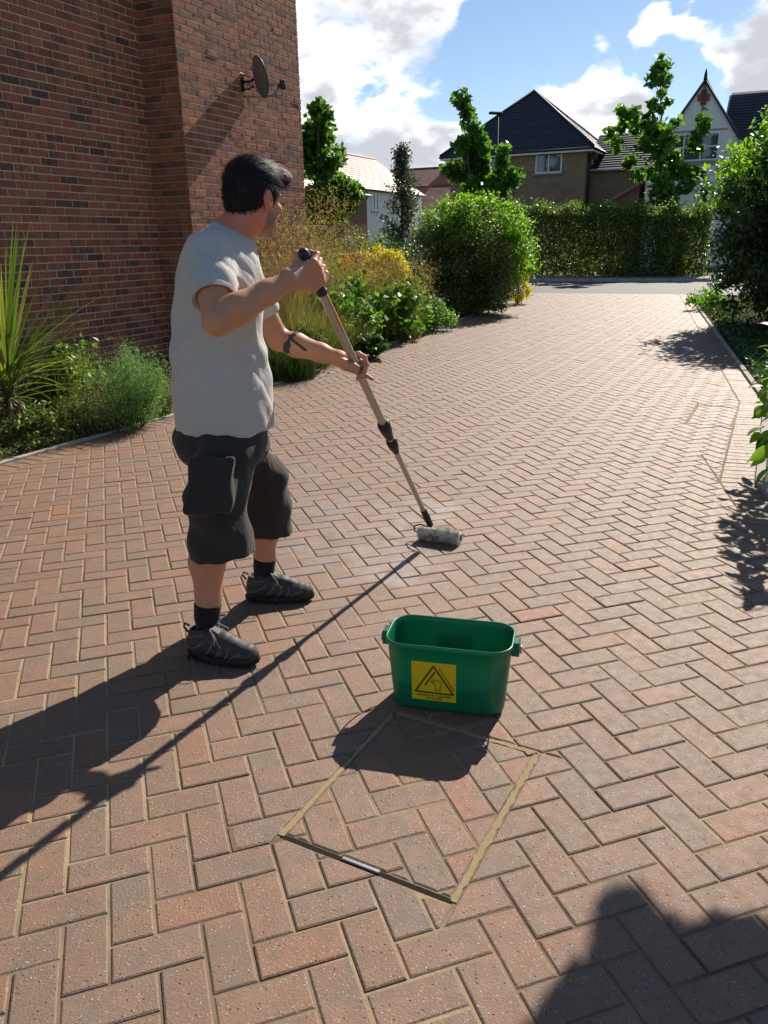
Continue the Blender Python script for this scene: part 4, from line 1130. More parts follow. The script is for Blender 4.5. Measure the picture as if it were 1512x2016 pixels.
flowers('small purple flowers next to the orange flowers', [(703, 503, 14), (708, 508, 14.1), (700, 512, 13.9), (650, 560, 12), (660, 566, 12.2), (655, 552, 12.1)], MAT['purple'], .05)

# --- left bed in front of the wall
cb = np.array(gp(32, 858)); cb[2] = 0
cord = empty('cordyline', tuple(cb), 'spiky cordyline with long sword leaves against the brick wall', 'plant')
m = MB(); m.tube([cb, cb + UP * .25, cb + UP * .5], [.06, .05, .05], 8); m.build('trunk', MAT['bark'], cord)
def sword(b, d, L, w, sag, segs=6):
    d = unit(d); side = unit(np.cross(d, UP) if abs(d[2]) < .97 else np.array([1.0, 0, 0])); nr = np.cross(side, d)
    V, F = [], []
    for k in range(segs + 1):
        t = k / segs; p = b + d * L * t - UP * sag * L * t * t; ww = w * (1 - t) ** .7 * (.55 + .45 * min(1, t * 5)) + .0008
        V += [p - side * ww + nr * ww * .35, p, p + side * ww + nr * ww * .35]
    for k in range(segs):
        for j in (0, 1): F.append((3 * k + j, 3 * k + j + 1, 3 * k + j + 4, 3 * k + j + 3))
    return V, F
hubc = cb + UP * .42
for k in range(150):
    el = rng.uniform(.10, 1.0) ** .8; zz = rng.uniform(-.05, 1); th_ = rng.uniform(0, 2 * pi)
    ang = radians(2 + 82 * rng.random() ** 1.25)            # from vertical
    d = np.array([sin(ang) * cos(th_), sin(ang) * sin(th_), cos(ang)])
    L = rng.uniform(1.1, 1.58) * (1.0 - .26 * ang)
    V, F = sword(hubc + UP * rng.uniform(-.14, .14) + d * .04, d, L, rng.uniform(.013, .021), .10 + .16 * ang * ang * rng.uniform(.4, 1.1))
    if (np.array(V)[:, :2] - P1[:2]) @ WN[:2] @ np.ones(1) < -99 if False else ((np.array(V) - P1) @ WN).min() < .03: continue
    obj('leaf', V, F, MAT['cordyline'], cord, smooth=True)
dry = []
VV, FF = [], []
for k in range(70):
    th_ = rng.uniform(0, 2 * pi); ang = radians(rng.uniform(80, 130)); d = np.array([sin(ang) * cos(th_), sin(ang) * sin(th_), cos(ang)])
    V, F = sword(hubc + UP * rng.uniform(-.25, -.05), d, rng.uniform(.35, .55), .009, .25); b = len(VV); VV += V; FF += [tuple(b + i for i in f) for f in F]
o = obj('dry_skirt', VV, FF, MAT['dry_leaf'], cord); o['kind'] = 'stuff'
# feathery fennel
cf = np.array(gp(262, 838)); cf[2] = 0
fen = empty('fennel_plant', tuple(cf), 'feathery light green fennel bush between cordyline and the man', 'plant')
m = MB(); C = []
for k in range(34):
    a = rng.uniform(0, 2 * pi); R_ = .33 * math.sqrt(rng.random()); h_ = (.78 - .9 * R_) * rng.uniform(.75, 1.05)
    tip = cf + np.array([cos(a) * R_ * 1.1, sin(a) * R_ * .9, h_]); b_ = cf + np.array([cos(a) * R_ * .35, sin(a) * R_ * .35, 0]); m.tube([b_, (b_ + tip) / 2, tip], [.006, .005, .002], 4)
    u = rng.uniform(.15, 1.05, (330, 1)); C.append(b_ + (tip - b_) * u + rng.normal(0, .055, (330, 3)))
m.build('stem', MAT['leaf_green'], fen)['kind'] = 'stuff'
C = np.vstack(C); leaves('foliage', C[C[:, 2] > .02], .045, MAT['fennel'], fen, aspect=.10, up=0, fold=0)
def tuft(label, px, py, r, h, n, mat, leaf, name='low_plant', aspect=.4, cat='plant'):
    c = np.array(gp(px, py)); return bush(name, label, (c[0], c[1], h * .45), (r, r, h * .55), n, leaf, mat, 30, cat=cat, stems=8, shell=.2, spread=.45, aspect=aspect)
tuft('low heathery plant between cordyline and fennel', 165, 852, .30, .42, 2600, MAT['ground_leaf'], .035, aspect=.25)
tuft('dense low herb in front of the fennel', 225, 850, .26, .34, 2200, MAT['fennel'], .035, aspect=.2)
tuft('small bushy weed by the man at the bed corner', 320, 815, .18, .36, 900, MAT['ground_leaf'], .04)
tuft('leafy plant against the wall behind the cordyline', 130, 800, .34, .62, 1300, MAT['leaf_green'], .07, aspect=.6)
tuft('dark leafy plant under the cordyline leaves', 80, 868, .30, .30, 1600, MAT['leaf_hedge'], .05)
grass_clump('thin tall weed stems in front of the brick wall', 170, 800, 7.3, .35, .85, 60, MAT['grass_mix'], .35, .006)
# creeping groundcover along the bed edge: nobody could count it
pts = []
for i in range(1, 3):
    a, b = edgeL[i - 1] if i == 1 else edgeL[1], edgeL[i] if i == 1 else edgeL[2]
A0 = edgeL[1] - unit(edgeL[2] - edgeL[1]) * 1.2; A1 = edgeL[2] + unit(edgeL[2] - edgeL[1]) * .2; nrm = np.array([-(A1 - A0)[1], (A1 - A0)[0]]) / np.linalg.norm(A1 - A0)
u = rng.random(9000); v = np.abs(rng.normal(.10, .30, 9000)) + .07
cl = np.sin(u * 37) * .5 + np.sin(u * 91 + 1) * .3 + rng.normal(0, .35, 9000); kp = cl > -.25
P2_ = A0 + (A1 - A0) * u[:, None] + nrm * v[:, None]
Cg = np.column_stack([P2_, rng.uniform(.005, .07, 9000) * np.exp(-v * .3)])[kp]
o = leaves('groundcover', Cg, .032, MAT['ground_leaf'], None, aspect=.6, up=.9); tag(o, kind='stuff')
B0 = edgeL[2]; P3_ = []
u = rng.random(7000); seg = [(edgeL[i], edgeL[i + 1]) for i in range(2, 5)]
Cg = []
for (a, b) in seg:
    k = int(1500 * np.linalg.norm(b - a)); u = rng.random(k)[:, None]; nr_ = np.array([-(b - a)[1], (b - a)[0]]) / np.linalg.norm(b - a); v = np.abs(rng.normal(.12, .45, (k, 1))) + .06
    q = a + (b - a) * u + nr_ * v; Cg.append(np.column_stack([q, rng.uniform(.0, .10, k) * np.minimum(1, v[:, 0] * 3)]))
o = leaves('groundcover', np.vstack(Cg), .05, MAT['grass_mix'], None, aspect=.3, up=.7); tag(o, kind='stuff')
# gravel on the bed by the drive
mV, mF = [], []
tet = np.array([[1, 0, -.3], [-.5, .87, -.3], [-.5, -.87, -.3], [0, 0, .7]])
k = 1800; a = edgeL[2] + (edgeL[4] - edgeL[2]) * rng.random((k, 1)); nr_ = unit(np.array([-(edgeL[4] - edgeL[2])[1], (edgeL[4] - edgeL[2])[0]])); q = a + nr_ * rng.uniform(.06, .55, (k, 1))
for p in q:
    b = len(mV); s_ = rng.uniform(.008, .02); mV += (np.array([p[0], p[1], -.004]) + (tet @ rotz(rng.uniform(0, 6)).T) * s_).tolist(); mF += [(b, b + 1, b + 3), (b + 1, b + 2, b + 3), (b + 2, b, b + 3)]
MAT['gravel'] = plain('gravel', (.30, .25, .20), .9, .2, var=.5, scale=40)
o = obj('gravel', mV, mF, MAT['gravel']); tag(o, kind='stuff')

# --- hedge across the street
hs = at_x(np.zeros(3), SD, 1, 1) if False else 0
hb_ = ROAD_FAR + 2.6
def street_a(px, py, b):                  # position along the street where column px crosses the line b
    R = ray(px, py); A = np.array([[R[0], -SD[0]], [R[1], -SD[1]]]); t, a = np.linalg.solve(A, b * SN); return a
a0, a1 = street_a(985, 480, hb_), street_a(1395, 480, hb_)
hroot = empty('hedge', tuple(street((a0 + a1) / 2, hb_, .1)), 'long dark clipped hedge along the far pavement', 'hedge')
n = 34000; u = rng.random(n); hz = 2.62 - 0.35 * u
top = rng.random(n) < .30
zz = np.where(top, hz + rng.normal(0, .16, n) + .12 * np.sin(u * 40) , .1 + (hz - .1) * rng.random(n) ** .85)
bb_ = np.where(top, rng.uniform(-.75, .75, n), rng.choice([-1, 1], n, p=[.75, .25]) * (.72 + rng.normal(0, .10, n) + .08 * np.sin(u * 63) + .05 * np.sin(zz * 9)))
aa = a0 + (a1 - a0) * u + rng.normal(0, .05, n)
C = np.stack([aa * SD[0] + (hb_ + .6 + bb_) * SN[0], aa * SD[1] + (hb_ + .6 + bb_) * SN[1], zz], 1)
leaves('foliage', C, .12, MAT['leaf_hedge'], hroot, aspect=.6)
m = MB()
for k in range(46):
    a = a0 + (a1 - a0) * (k + rng.random()) / 46; b = hb_ + .6 + rng.uniform(-.4, .4); m.tube([street(a, b, .05), street(a + rng.normal(0, .2), b, 1.2), street(a + rng.normal(0, .3), b, 2.3)], [.03, .02, .006], 5)
m.build('stem', MAT['bark'], hroot)['kind'] = 'stuff'
k = 260; aa = rng.uniform(a0, a1, k); C = []
for a in aa:
    z = 2.6 - .35 * (a - a0) / (a1 - a0); h_ = rng.uniform(.15, .5); p = street(a, hb_ + .6 + rng.uniform(-.7, .6), z); C.append(p + np.array([0, 0, 1]) * rng.uniform(0, h_, (7, 1)) + rng.normal(0, .06, (7, 3)))
leaves('top_shoots', np.vstack(C), .10, MAT['leaf_hedge'], hroot, aspect=.5)
# shrubs closing the gap left and right of the hedge
c = at(1350, 500, 31.5); bush('verge_shrub', 'light green shrub at the right end of the hedge', (c[0], 33.0, 1.0), (.8, .8, 1.0), 3500, .11, MAT['leaf_hedge'], 50)
# --- big shrub on the right of the drive
cR = np.array([6.72, 13.4, 0])
rs = empty('laurel_shrub', tuple(cR), 'tall dense dark green shrub overhanging the right side of the driveway', 'shrub')
m = MB()
for k in range(12):
    a = rng.uniform(0, 2 * pi); q = cR + np.array([cos(a) * .9, sin(a) * .9, rng.uniform(1.2, 2.6)]); m.tube([cR + np.array([cos(a) * .15, sin(a) * .15, 0]), (cR + q) / 2, q], [.05, .03, .008], 6)
m.build('stem', MAT['bark'], rs)['kind'] = 'stuff'
C = [lumpy(cR + UP * 1.85, (1.35, 2.0, 1.30), 26000, 190, .20, .35, .15), lumpy(cR + np.array([.1, .1, 1.9]), (1.1, 1.7, 1.0), 12000, 120, .3, .1, .15), lumpy(cR + np.array([.35, .1, .75]), (1.25, 1.8, .85), 16000, 110, .24, .6, .04), lumpy(cR + np.array([1.5, -1.0, 1.8]), (1.5, 1.9, 1.5), 16000, 120, .24, .6, .1), lumpy(cR + np.array([1.9, -1.2, .7]), (1.6, 1.9, .8), 7000, 70, .25, .6, .05)]
leaves('foliage', np.vstack(C), .105, MAT['leaf_dark'], rs, aspect=.5, droop=.35)
P = lumpy(cR + np.array([0, .35, 1.95]), (1.40, 1.9, 1.32), 6500, 90, .2, .9, 1.9); leaves('sunlit_shoots', P, .10, MAT['leaf_bush'], rs, aspect=.5, droop=.45)
c = gp(1378, 612); bush('ivy_plant', 'small yellow green ivy tuft at the far right drive corner', (c[0] + .25, c[1] + .1, .22), (.42, .5, .3), 900, .08, MAT['leaf_bush'], 24, cat='plant')
# grass below the shrub
n = 9000; a = iR[2] + (iR[3] - iR[2]) * rng.random((n, 1)); e = unit(iR[3] - iR[2]); nr_ = np.array([e[1], -e[0]]); q = a + nr_ * (.30 + np.abs(rng.normal(0, .9, (n, 1))))
V, F, s_ = grass_geo(np.column_stack([q, np.full(n, -.01)]), rng.uniform(.05, .17, n), np.full(n, .008), .7)
o = obj('verge_grass', V, F, MAT['grass_lawn'], None, rnd=np.repeat(rng.random(n), s_)); tag(o, kind='stuff')
q = iR[2] + (iR[3] - iR[2]) * .6 * rng.random((2600, 1)) + nr_ * (.28 + rng.exponential(.35, (2600, 1)))
o = leaves('ground_ivy', np.column_stack([q, rng.uniform(0, .12, 2600)]), .06, MAT['leaf_dark'], None, aspect=.8, up=.9); tag(o, kind='stuff')

# --- near shrub just outside the right edge: a few leaves hang into view, its crown shades the corner of the drive
nb = np.array([3.22, 5.15, 0])
ns = empty('viburnum_shrub', tuple(nb), 'broad leaved shrub at the right edge hanging over the kerb', 'shrub')
def big_leaf(c, d, nrm, L, w):
    d = unit(d); s = unit(np.cross(d, nrm)); nn = np.cross(s, d); V, F = [], []; seg = 5
    for k in range(seg + 1):
        t = k / seg; ww = w * math.sin(pi * min(1, .06 + .94 * t)) ** .8 * (1 - .35 * t) + .001; p = c + d * L * t - UP * .25 * L * t * t
        V += [p - s * ww + nn * ww * .30, p, p + s * ww + nn * ww * .30]
    for k in range(seg):
        for j in (0, 1): F.append((3 * k + j, 3 * k + j + 1, 3 * k + j + 4, 3 * k + j + 3))
    return V, F
m = MB(); twig_pts = []
for k in range(26):
    a = rng.uniform(0, 2 * pi); R_ = rng.uniform(.25, .72); h_ = rng.uniform(.35, 1.5); q = nb + np.array([cos(a) * R_, sin(a) * R_, h_]); m.tube([nb + np.array([cos(a) * .08, sin(a) * .08, 0]), (nb + q) / 2 + UP * .1, q], [.016, .010, .004], 5)
    for t in np.linspace(.35, 1, 8): twig_pts.append(nb + (q - nb) * t)
m.build('stem', MAT['bark'], ns)['kind'] = 'stuff'
inview = [(1500, 738), (1508, 752), (1496, 762), (1505, 775), (1498, 800), (1508, 822), (1500, 842), (1492, 856), (1505, 866), (1490, 872), (1508, 890), (1500, 905), (1506, 925), (1511, 800), (1511, 850), (1503, 884), (1508, 765), (1497, 890)]
cand = []
for (x, y) in inview: cand.append((np.array(at(x + 6, y - 2, 4.75 + rng.uniform(-.12, .18))), np.array([-.75, -.35, -.15])))
for (x, y) in [(1440, 1060), (1465, 1075), (1490, 1085), (1455, 1100), (1480, 1110), (1505, 1120), (1470, 1140), (1500, 1150), (1430, 1025), (1460, 1010), (1490, 1000), (1500, 1030), (1475, 1040), (1448, 1030), (1505, 1060), (1440, 1085), (1490, 1170), (1510, 1185), (1500, 1100), (1485, 1060), (1470, 985), (1500, 975), (1450, 1048), (1415, 1045), (1510, 1010)]:
    for _ in range(9):
        z = rng.uniform(.45, 1.25); g = np.array(gp(x + rng.normal(0, 9), y + rng.normal(0, 9))); p = g + np.array(SUN) * (z / SUN[2])
        if proj(p)[0] > 1520: cand.append((p, rng.normal(0, 1, 3) + np.array([-.6, -.2, -.1])))
for k in range(330):
    p = twig_pts[rng.integers(len(twig_pts))] + rng.normal(0, .07, 3); cand.append((p, (p - nb) * [1, 1, .3] + rng.normal(0, .3, 3)))
VV, FF, RR = [], [], []; cnt = 0
for k, (p, d) in enumerate(cand):
    if p[2] < .04: continue
    x, y, w = proj(p)
    if k >= len(inview) and -20 < x < 1515 and y > 0: continue
    V, F = big_leaf(p, d + rng.normal(0, .25, 3), np.array([rng.normal(0, .4), -.3 + rng.normal(0, .4), 1.0]), rng.uniform(.09, .14), rng.uniform(.026, .040))
    if k < len(inview): obj('leaf', V, F, MAT['leaf_bush'], ns, smooth=True)
    else: b = len(VV); VV += V; FF += [tuple(b + i for i in f) for f in F]; RR += [rng.random()] * len(F)
o = obj('foliage', VV, FF, MAT['leaf_bush'], ns, rnd=RR, smooth=True); o['kind'] = 'stuff'
# tall conical shrub further right whose top shades the near corner
nt = np.array([3.05, 4.05, 0])
ts = empty('tall_shrub', tuple(nt), 'tall shrub right of the drive throwing its shadow on the near paving', 'shrub')
m = MB(); m.tube([nt, nt + UP * 1.2, nt + UP * 2.4], [.05, .035, .01], 7); m.build('stem', MAT['bark'], ts)['kind'] = 'stuff'
SHADE = [(1275, 1935, 2.45, .10), (1310, 1990, 2.35, .13), (1420, 2030, 2.25, .14), (1480, 2010, 2.3, .12), (1270, 2040, 2.2, .15), (1380, 2080, 2.1, .2), (1510, 2080, 2.1, .2), (1245, 1870, 2.5, .065), (1230, 1815, 2.55, .05), (1415, 1930, 2.4, .07), (1440, 2130, 2.0, .25), (1230, 2120, 2.1, .2), (1340, 1960, 2.4, .09), (1500, 1945, 2.4, .06)]
C = []
for (x, y, z, r_) in SHADE:
    g = np.array(gp(x, y)); p = g + np.array(SUN) * (z / SUN[2]); d = rand_dirs(900) * rng.uniform(.2, 1, (900, 1)) ** .5; C.append(p + d * r_)
C.append(nt + np.array([.35, -.2, 1.0]) + rand_dirs(2500) * rng.uniform(.3, 1, (2500, 1)) * [.3, .35, .9])
C = np.vstack(C); leaves('foliage', C, .085, MAT['leaf_dark'], ts, aspect=.6)

# ------------------------------------------------------------------ recessed covers in the paving
MAT['steel'] = plain('worn_steel', (.30, .30, .31), .45, .5, .8, var=.25, scale=40)
MAT['steel_dark'] = plain('dark_steel', (.06, .055, .05), .6, .4, .5, var=.3, scale=30)
MAT['gap'] = plain('gap_shade_black', (.022, .017, .012), .9, .1)  # near-black colour stands for the shade inside an open slot
def cover(name, label, corners, planes, sand_sides, dark_sides, bar=None):
    ctr = sum(corners) / 4
    root = empty(name, (ctr[0], ctr[1], 0), label, 'cover')
    z0 = -.03
    obj('tray', [(p[0], p[1], -.0038) for p in corners], [(0, 1, 2, 3) if np.cross(corners[1] - corners[0], corners[2] - corners[1]) > 0 else (3, 2, 1, 0)], MAT['sand'], root)
    def strip(i, w, zt, mat, nm, jag=0.0):
        a, b = corners[i], corners[(i + 1) % 4]; e = unit(b - a); n = planes[i][1]; L = np.linalg.norm(b - a); V, F = [], []; k = 40
        for j in range(k + 1):
            t = j / k; wob = rng.normal(0, jag)
            p = a + e * L * t
            V += [(*(p - n * (w / 2 + wob)), zt), (*(p + n * (w / 2 + rng.normal(0, jag))), zt)]
        for j in range(k): F.append((2 * j, 2 * j + 2, 2 * j + 3, 2 * j + 1))
        o = obj(nm, V, F, mat, root)
    for i in sand_sides: strip(i, .016, -.0016, MAT['fresh_sand'], 'sand_joint', .0022)
    for i in dark_sides: strip(i, .015, -.0034, MAT['gap'], 'gap_shade', .0003)  # flat dark strip painted in place of the shaded open slot
    for u in range(-60, 90):
        pass
    n = 0
    for i in range(-80, 80):
        for j in range(-40, 40):
            u, v = 17 + i + 2 * j, -7 - i + 2 * j
            for (uu, vv, du, dv) in ((u, v, 2, 1), (u + 2, v, 1, 2)):
                c = np.array(lat(uu + du / 2, vv + dv / 2))
                if np.linalg.norm(c - ctr) > .6: continue
                poly = [lat(uu, vv), lat(uu, vv + dv), lat(uu + du, vv + dv), lat(uu + du, vv)]
                for a, nn in grow(planes, -.0075):
                    poly = clip(poly, a, nn)
                    if area(poly) < 1e-5: break
                if area(poly) < 2e-4: continue
                g = block_geo(poly)
                if g is None: continue
                dz = rng.normal(-.0008, .0008)
                obj('paving_block', [(x, y, z + dz) for x, y, z in [(a[0], a[1], max(a[2], -.0065)) for a in g[0]]], g[1], MAT['paving'], root)
    if bar is not None:
        i, t0, t1 = bar; a, b = corners[i], corners[(i + 1) % 4]; e = unit(b - a); n3 = planes[i][1]; L = np.linalg.norm(b - a)
        c = a + e * L * (t0 + t1) / 2 - n3 * .002; m = MB(); m.box((c[0], c[1], -.003), (L * (t1 - t0), .012, .010), np.stack([[*e, 0], [*n3, 0], [0, 0, 1]], 1), bev=.002); m.build('lifting_bar', MAT['steel'], root)
    return root
# corners order: left, top, right, bottom
cover('manhole_cover', 'recessed cover of cut paving blocks outlined in yellow sand near the bucket', cover1, cp1, (0, 1, 2), (3,), (3, .40, .62))
cover('manhole_cover', 'recessed paved cover with thin sand outline by the right kerb', cover2, cp2, (0, 2), (1, 3))

# ------------------------------------------------------------------ bucket
def plastic_mat():
    t = NT('green_plastic'); n = t.noise(7, 4); s = t.noise(240, 2)
    c = t.mix(n, (.004, .150, .070), (.006, .19, .092)); return t.bsdf(c, t.rng(n, .3, .7, .30, .42), .5, nrm=t.bump(s, .0006, .3), trans=.22, tcol=(.01, .42, .20))
MAT['green'] = plastic_mat()
MAT['yellow'] = plain('yellow_vinyl', (.72, .50, .01), .4, .45, var=.05); MAT['ink'] = plain('black_ink', (.022, .010, .006), .5, .4)
bl, brr = gp(764, 1246, .25), gp(1011, 1248, .25)
e1 = unit((gp(975, 1285, .25) - gp(789, 1265, .25)) * [1, 1, 0] + (gp(996, 1225, .25) - gp(801, 1209, .25)) * [1, 1, 0])
e2 = np.array([-e1[1], e1[0], 0])
bc = (bl + brr) / 2; bc = np.array([bc[0], bc[1], 0]) - e2 * -.004
BHT = .25
bucket = empty('bucket', tuple(bc), 'green rectangular plastic bucket with yellow window cleaner sticker', 'bucket')
def rring(L, W, r, z, n=9):
    P = []
    for (sx, sy, a0) in ((1, 1, 0), (-1, 1, 90), (-1, -1, 180), (1, -1, 270)):
        for k in range(n):
            a = radians(a0 + 90 * k / (n - 1)); P.append(bc + e1 * (sx * (L / 2 - r) + r * cos(a)) + e2 * (sy * (W / 2 - r) + r * sin(a)) + UP * z)
    return P
TL, TW, BLn, BW = .408, .212, .368, .176
def ring_at(z, d=0.0, ex=0.0):
    t = z / BHT; L = BLn + (TL - BLn) * t - 2 * d; W = BW + (TW - BW) * t - 2 * d; r = .052 + .012 * t - d; return rring(L, W, max(r, .01), z)
def loft(rings, name, mat, parent, close_first=False, close_last=False, flip=False):
    n = len(rings[0]); V = [p for r in rings for p in r]; F = []
    for i in range(len(rings) - 1):
        for k in range(n):
            k2 = (k + 1) % n; f = (i * n + k, i * n + k2, (i + 1) * n + k2, (i + 1) * n + k); F.append(f[::-1] if flip else f)
    if close_first: F.append(tuple(range(n))[::-1])
    if close_last: F.append(tuple(range((len(rings) - 1) * n, len(rings) * n)))
    return obj(name, V, F, mat, parent, smooth=True)
rings = [rring(BLn - .03, BW - .03, .04, .001), ring_at(.006, .006), ring_at(.016, .0)] + [ring_at(z) for z in (.07, .12, .18, .235)]
rings += [rring(TL + .007, TW + .007, .066, .236), rring(TL + .010, TW + .010, .067, .243), rring(TL + .009, TW + .009, .067, .249), rring(TL + .004, TW + .004, .065, .2515), rring(TL - .004, TW - .004, .062, .250)]
rings += [ring_at(z, .0035) for z in (.235, .15, .05, .014)] + [rring(BLn - .05, BW - .05, .035, .009)]
loft(rings, 'shell', MAT['green'], bucket, True, True)
for sgn in (-1, 1):                      # lugs that carry the handle
    m = MB(); c = bc + e1 * sgn * (TL / 2 + .010) + UP * .222
    for q in (-1, 1): m.box(c + e2 * q * .022, (.026, .006, .048), np.stack([e1, e2, UP], 1), bev=.002)
    m.box(c + UP * .021, (.024, .044, .006), np.stack([e1, e2, UP], 1), bev=.002); m.box(c + e1 * sgn * .010 - UP * .002, (.006, .044, .04), np.stack([e1, e2, UP], 1), bev=.002)
    m.build('lug', MAT['green'], bucket)
for sgn in (-1, 1):                      # wire eyes of the handle
    m = MB(); c = bc + e1 * sgn * (TL / 2 + .026) + UP * .214
    m.tube([c + (e2 * cos(2 * pi * k / 14) + UP * sin(2 * pi * k / 14)) * .012 + e1 * sgn * .003 * (k % 2) for k in range(15)], .0026, 6, cap=False); m.build('handle_eye', MAT['galv'], bucket)
b0_ = bc + e1 * .0 + UP * .13 + e2 * ((BW + (TW - BW) * .13 / BHT) / 2 + .0015)
obj('sticker', [b0_ + e1 * x + (UP + e2 * ((TW - BW) / 2 / BHT)) * y for x, y in ((.06, -.065), (-.06, -.065), (-.06, .065), (.06, .065))], [(0, 1, 2, 3)], MAT['yellow'], bucket)
hp = []
for k in range(25):                      # wire handle hanging down behind
    a = pi * k / 24; x = -cos(a) * (TL / 2 + .028); drop = sin(a) ** .8
    hp.append(bc + e1 * x + e2 * (.155 * drop) + UP * (.218 - .085 * drop))
m = MB(); m.tube(hp, .0028, 6); m.build('handle', MAT['galv'], bucket)
# sticker on the front wall, drawn as flat print
front_n = unit(np.cross(e1, unit(e2 * -(TW - BW) / 2 / BHT + UP)) ) * 1.0
fz = unit(UP - e2 * ((TW - BW) / 2 / BHT))
fn = np.cross(e1, fz); fn = fn if fn @ e2 < 0 else -fn
s0 = bc + e1 * -.039 + UP * .118 - e2 * ((BW + (TW - BW) * .118 / BHT) / 2)
SW, SH = .146, .146
def sp(x, y, o): return s0 + e1 * (x * SW) + fz * (y * SH) + fn * o           # unit square coordinates
st = obj('sticker', [sp(-.5, -.5, .0012), sp(.5, -.5, .0012), sp(.5, .5, .0012), sp(-.5, .5, .0012)], [(0, 1, 2, 3)], MAT['yellow'], bucket)
m = MB()
def stroke(pts, w, o=.0019):
    pts = [np.array(p, float) for p in pts]
    for a, b in zip(pts[:-1], pts[1:]):
        t = unit(b - a); n = np.array([-t[1], t[0]]) * w / 2; a2, b2 = a - t * w * .35, b + t * w * .35
        m.add([sp(*(a2 - n), o), sp(*(b2 - n), o), sp(*(b2 + n), o), sp(*(a2 + n), o)], [(0, 1, 2, 3)])
def px2s(x, y):              # zoomed photograph coordinates of the sticker to its square
    u = (x - 310) / 972; yt = 345 + (455 - 345) * u; yb = 1170 + (1290 - 1170) * u; return (u - .5, .5 - (y - yt) / (yb - yt))
stroke([px2s(795, 475), px2s(385, 1005), px2s(1222, 1112), px2s(795, 475)], .036)
stroke([px2s(812, 603), px2s(598, 868)], .022); stroke([px2s(598, 868), px2s(628, 876), px2s(695, 795), px2s(735, 785)], .012); stroke([px2s(815, 605), px2s(828, 622), px2s(742, 730), px2s(765, 760), px2s(812, 778)], .011)
stroke([px2s(812, 778), px2s(826, 765), px2s(850, 772), px2s(858, 790), px2s(880, 785), px2s(890, 805), px2s(912, 800), px2s(955, 820), px2s(958, 880), px2s(938, 945), px2s(937, 1028)], .011)
stroke([px2s(735, 790), px2s(815, 800), px2s(812, 820), px2s(745, 812), px2s(800, 860), px2s(832, 915), px2s(838, 970), px2s(836, 1015), px2s(937, 1028)], .011); stroke([px2s(838, 970), px2s(937, 982)], .010)
m.build('pictogram', MAT['ink'], st)
def text_obj(body, x, y, size, ang, parent, squash=1.0):
    cu = bpy.data.curves.new('text', 'FONT'); cu.body = body; cu.size = size; cu.align_x = 'CENTER'; cu.align_y = 'CENTER'; cu.resolution_u = 2; cu.offset = size * .012
    o = bpy.data.objects.new('text_tmp', cu); COL.objects.link(o)
    dg = bpy.context.evaluated_depsgraph_get(); me = bpy.data.meshes.new_from_object(o.evaluated_get(dg)); COL.objects.unlink(o); bpy.data.objects.remove(o)
    V = np.array([v.co[:] for v in me.vertices]); F = [tuple(p.vertices) for p in me.polygons]
    ca, sa = cos(ang), sin(ang); W = [sp(x + (v[0] * squash * ca - v[1] * sa), y + (v[0] * squash * sa + v[1] * ca), .0019) for v in V]
    return obj('lettering', W, F, MAT['ink'], parent)
text_obj('WINDOW CLEANER', .0, -.372, .080, 0, st, 1.05); text_obj('AS WORK', .0, -.442, .078, 0, st, 1.05)
pA, pB = np.array(px2s(880, 500)), np.array(px2s(1250, 1070)); dAB = pB - pA
text_obj('Snap Removal 01472 880 600', *((pA + pB) / 2 + np.array([.012, .012])), .058, math.atan2(dAB[1], dAB[0]), st, .92)

# ------------------------------------------------------------------ roller on its telescopic pole
PT, PB = np.array(at(597, 497, 2.80)), np.array(at(847, 1033, 3.83)); PA = unit(PB - PT); PLn = np.linalg.norm(PB - PT)
def alu_mat():
    t = NT('anodised_aluminium'); n = t.noise(60, 4, .6, t.scale(t.pos(), (1, 1, .15)))
    return t.bsdf(t.mix(n, (.42, .40, .37), (.56, .53, .48)), t.rng(n, .3, .7, .32, .5), .5, .85)
MAT['alu'] = alu_mat(); MAT['orange_tape'] = plain('orange_stripe', (.65, .17, .02), .5, .4)
def at_py(py):                            # distance along the pole for an image row
    lo, hi = 0.0, 1.0
    for _ in range(40):
        mid = (lo + hi) / 2
        if proj(PT + (PB - PT) * mid)[1] < py: lo = mid
        else: hi = mid
    return lo * PLn
pole = empty('roller_pole', tuple(gp(865, 1065)), 'fluffy paint roller on a long silver telescopic pole held by the man', 'paint roller')
pp = lambda s: PT + PA * s
m = MB(); a_ = at_py(577); m.tube([pp(-.012), pp(-.008), pp(.0), pp(a_ - .012), pp(a_ - .008), pp(a_)], [.006, .0155, .0185, .0185, .0215, .0215], 16); m.build('grip', MAT['black_plastic'], pole)
b_ = at_py(838); m = MB(); m.tube([pp(a_ - .004), pp(b_)], .0165, 18, cap=False); m.build('upper_tube', MAT['alu'], pole)
m = MB(); sd = unit(np.cross(PA, FWD)); sd = sd if sd @ RT > 0 else -sd; fr_ = unit(np.cross(sd, PA)); fr_ = fr_ if fr_ @ FWD < 0 else -fr_
V, F = [], []; l0, l1 = at_py(582), at_py(652)
for i, s_ in enumerate((l0, l1)):
    for k in range(6): a = radians(-8 + 62 * k / 5) ; V.append(pp(s_) + (sd * cos(a) + fr_ * sin(a)) * .01685)
for k in range(5): F.append((k, k + 1, 6 + k + 1, 6 + k))
obj('orange_stripe', V, F, MAT['orange_tape'], pole, smooth=True)
c0, c1, c2, c3, c4 = at_py(832), at_py(862), at_py(866), at_py(890), at_py(1003)
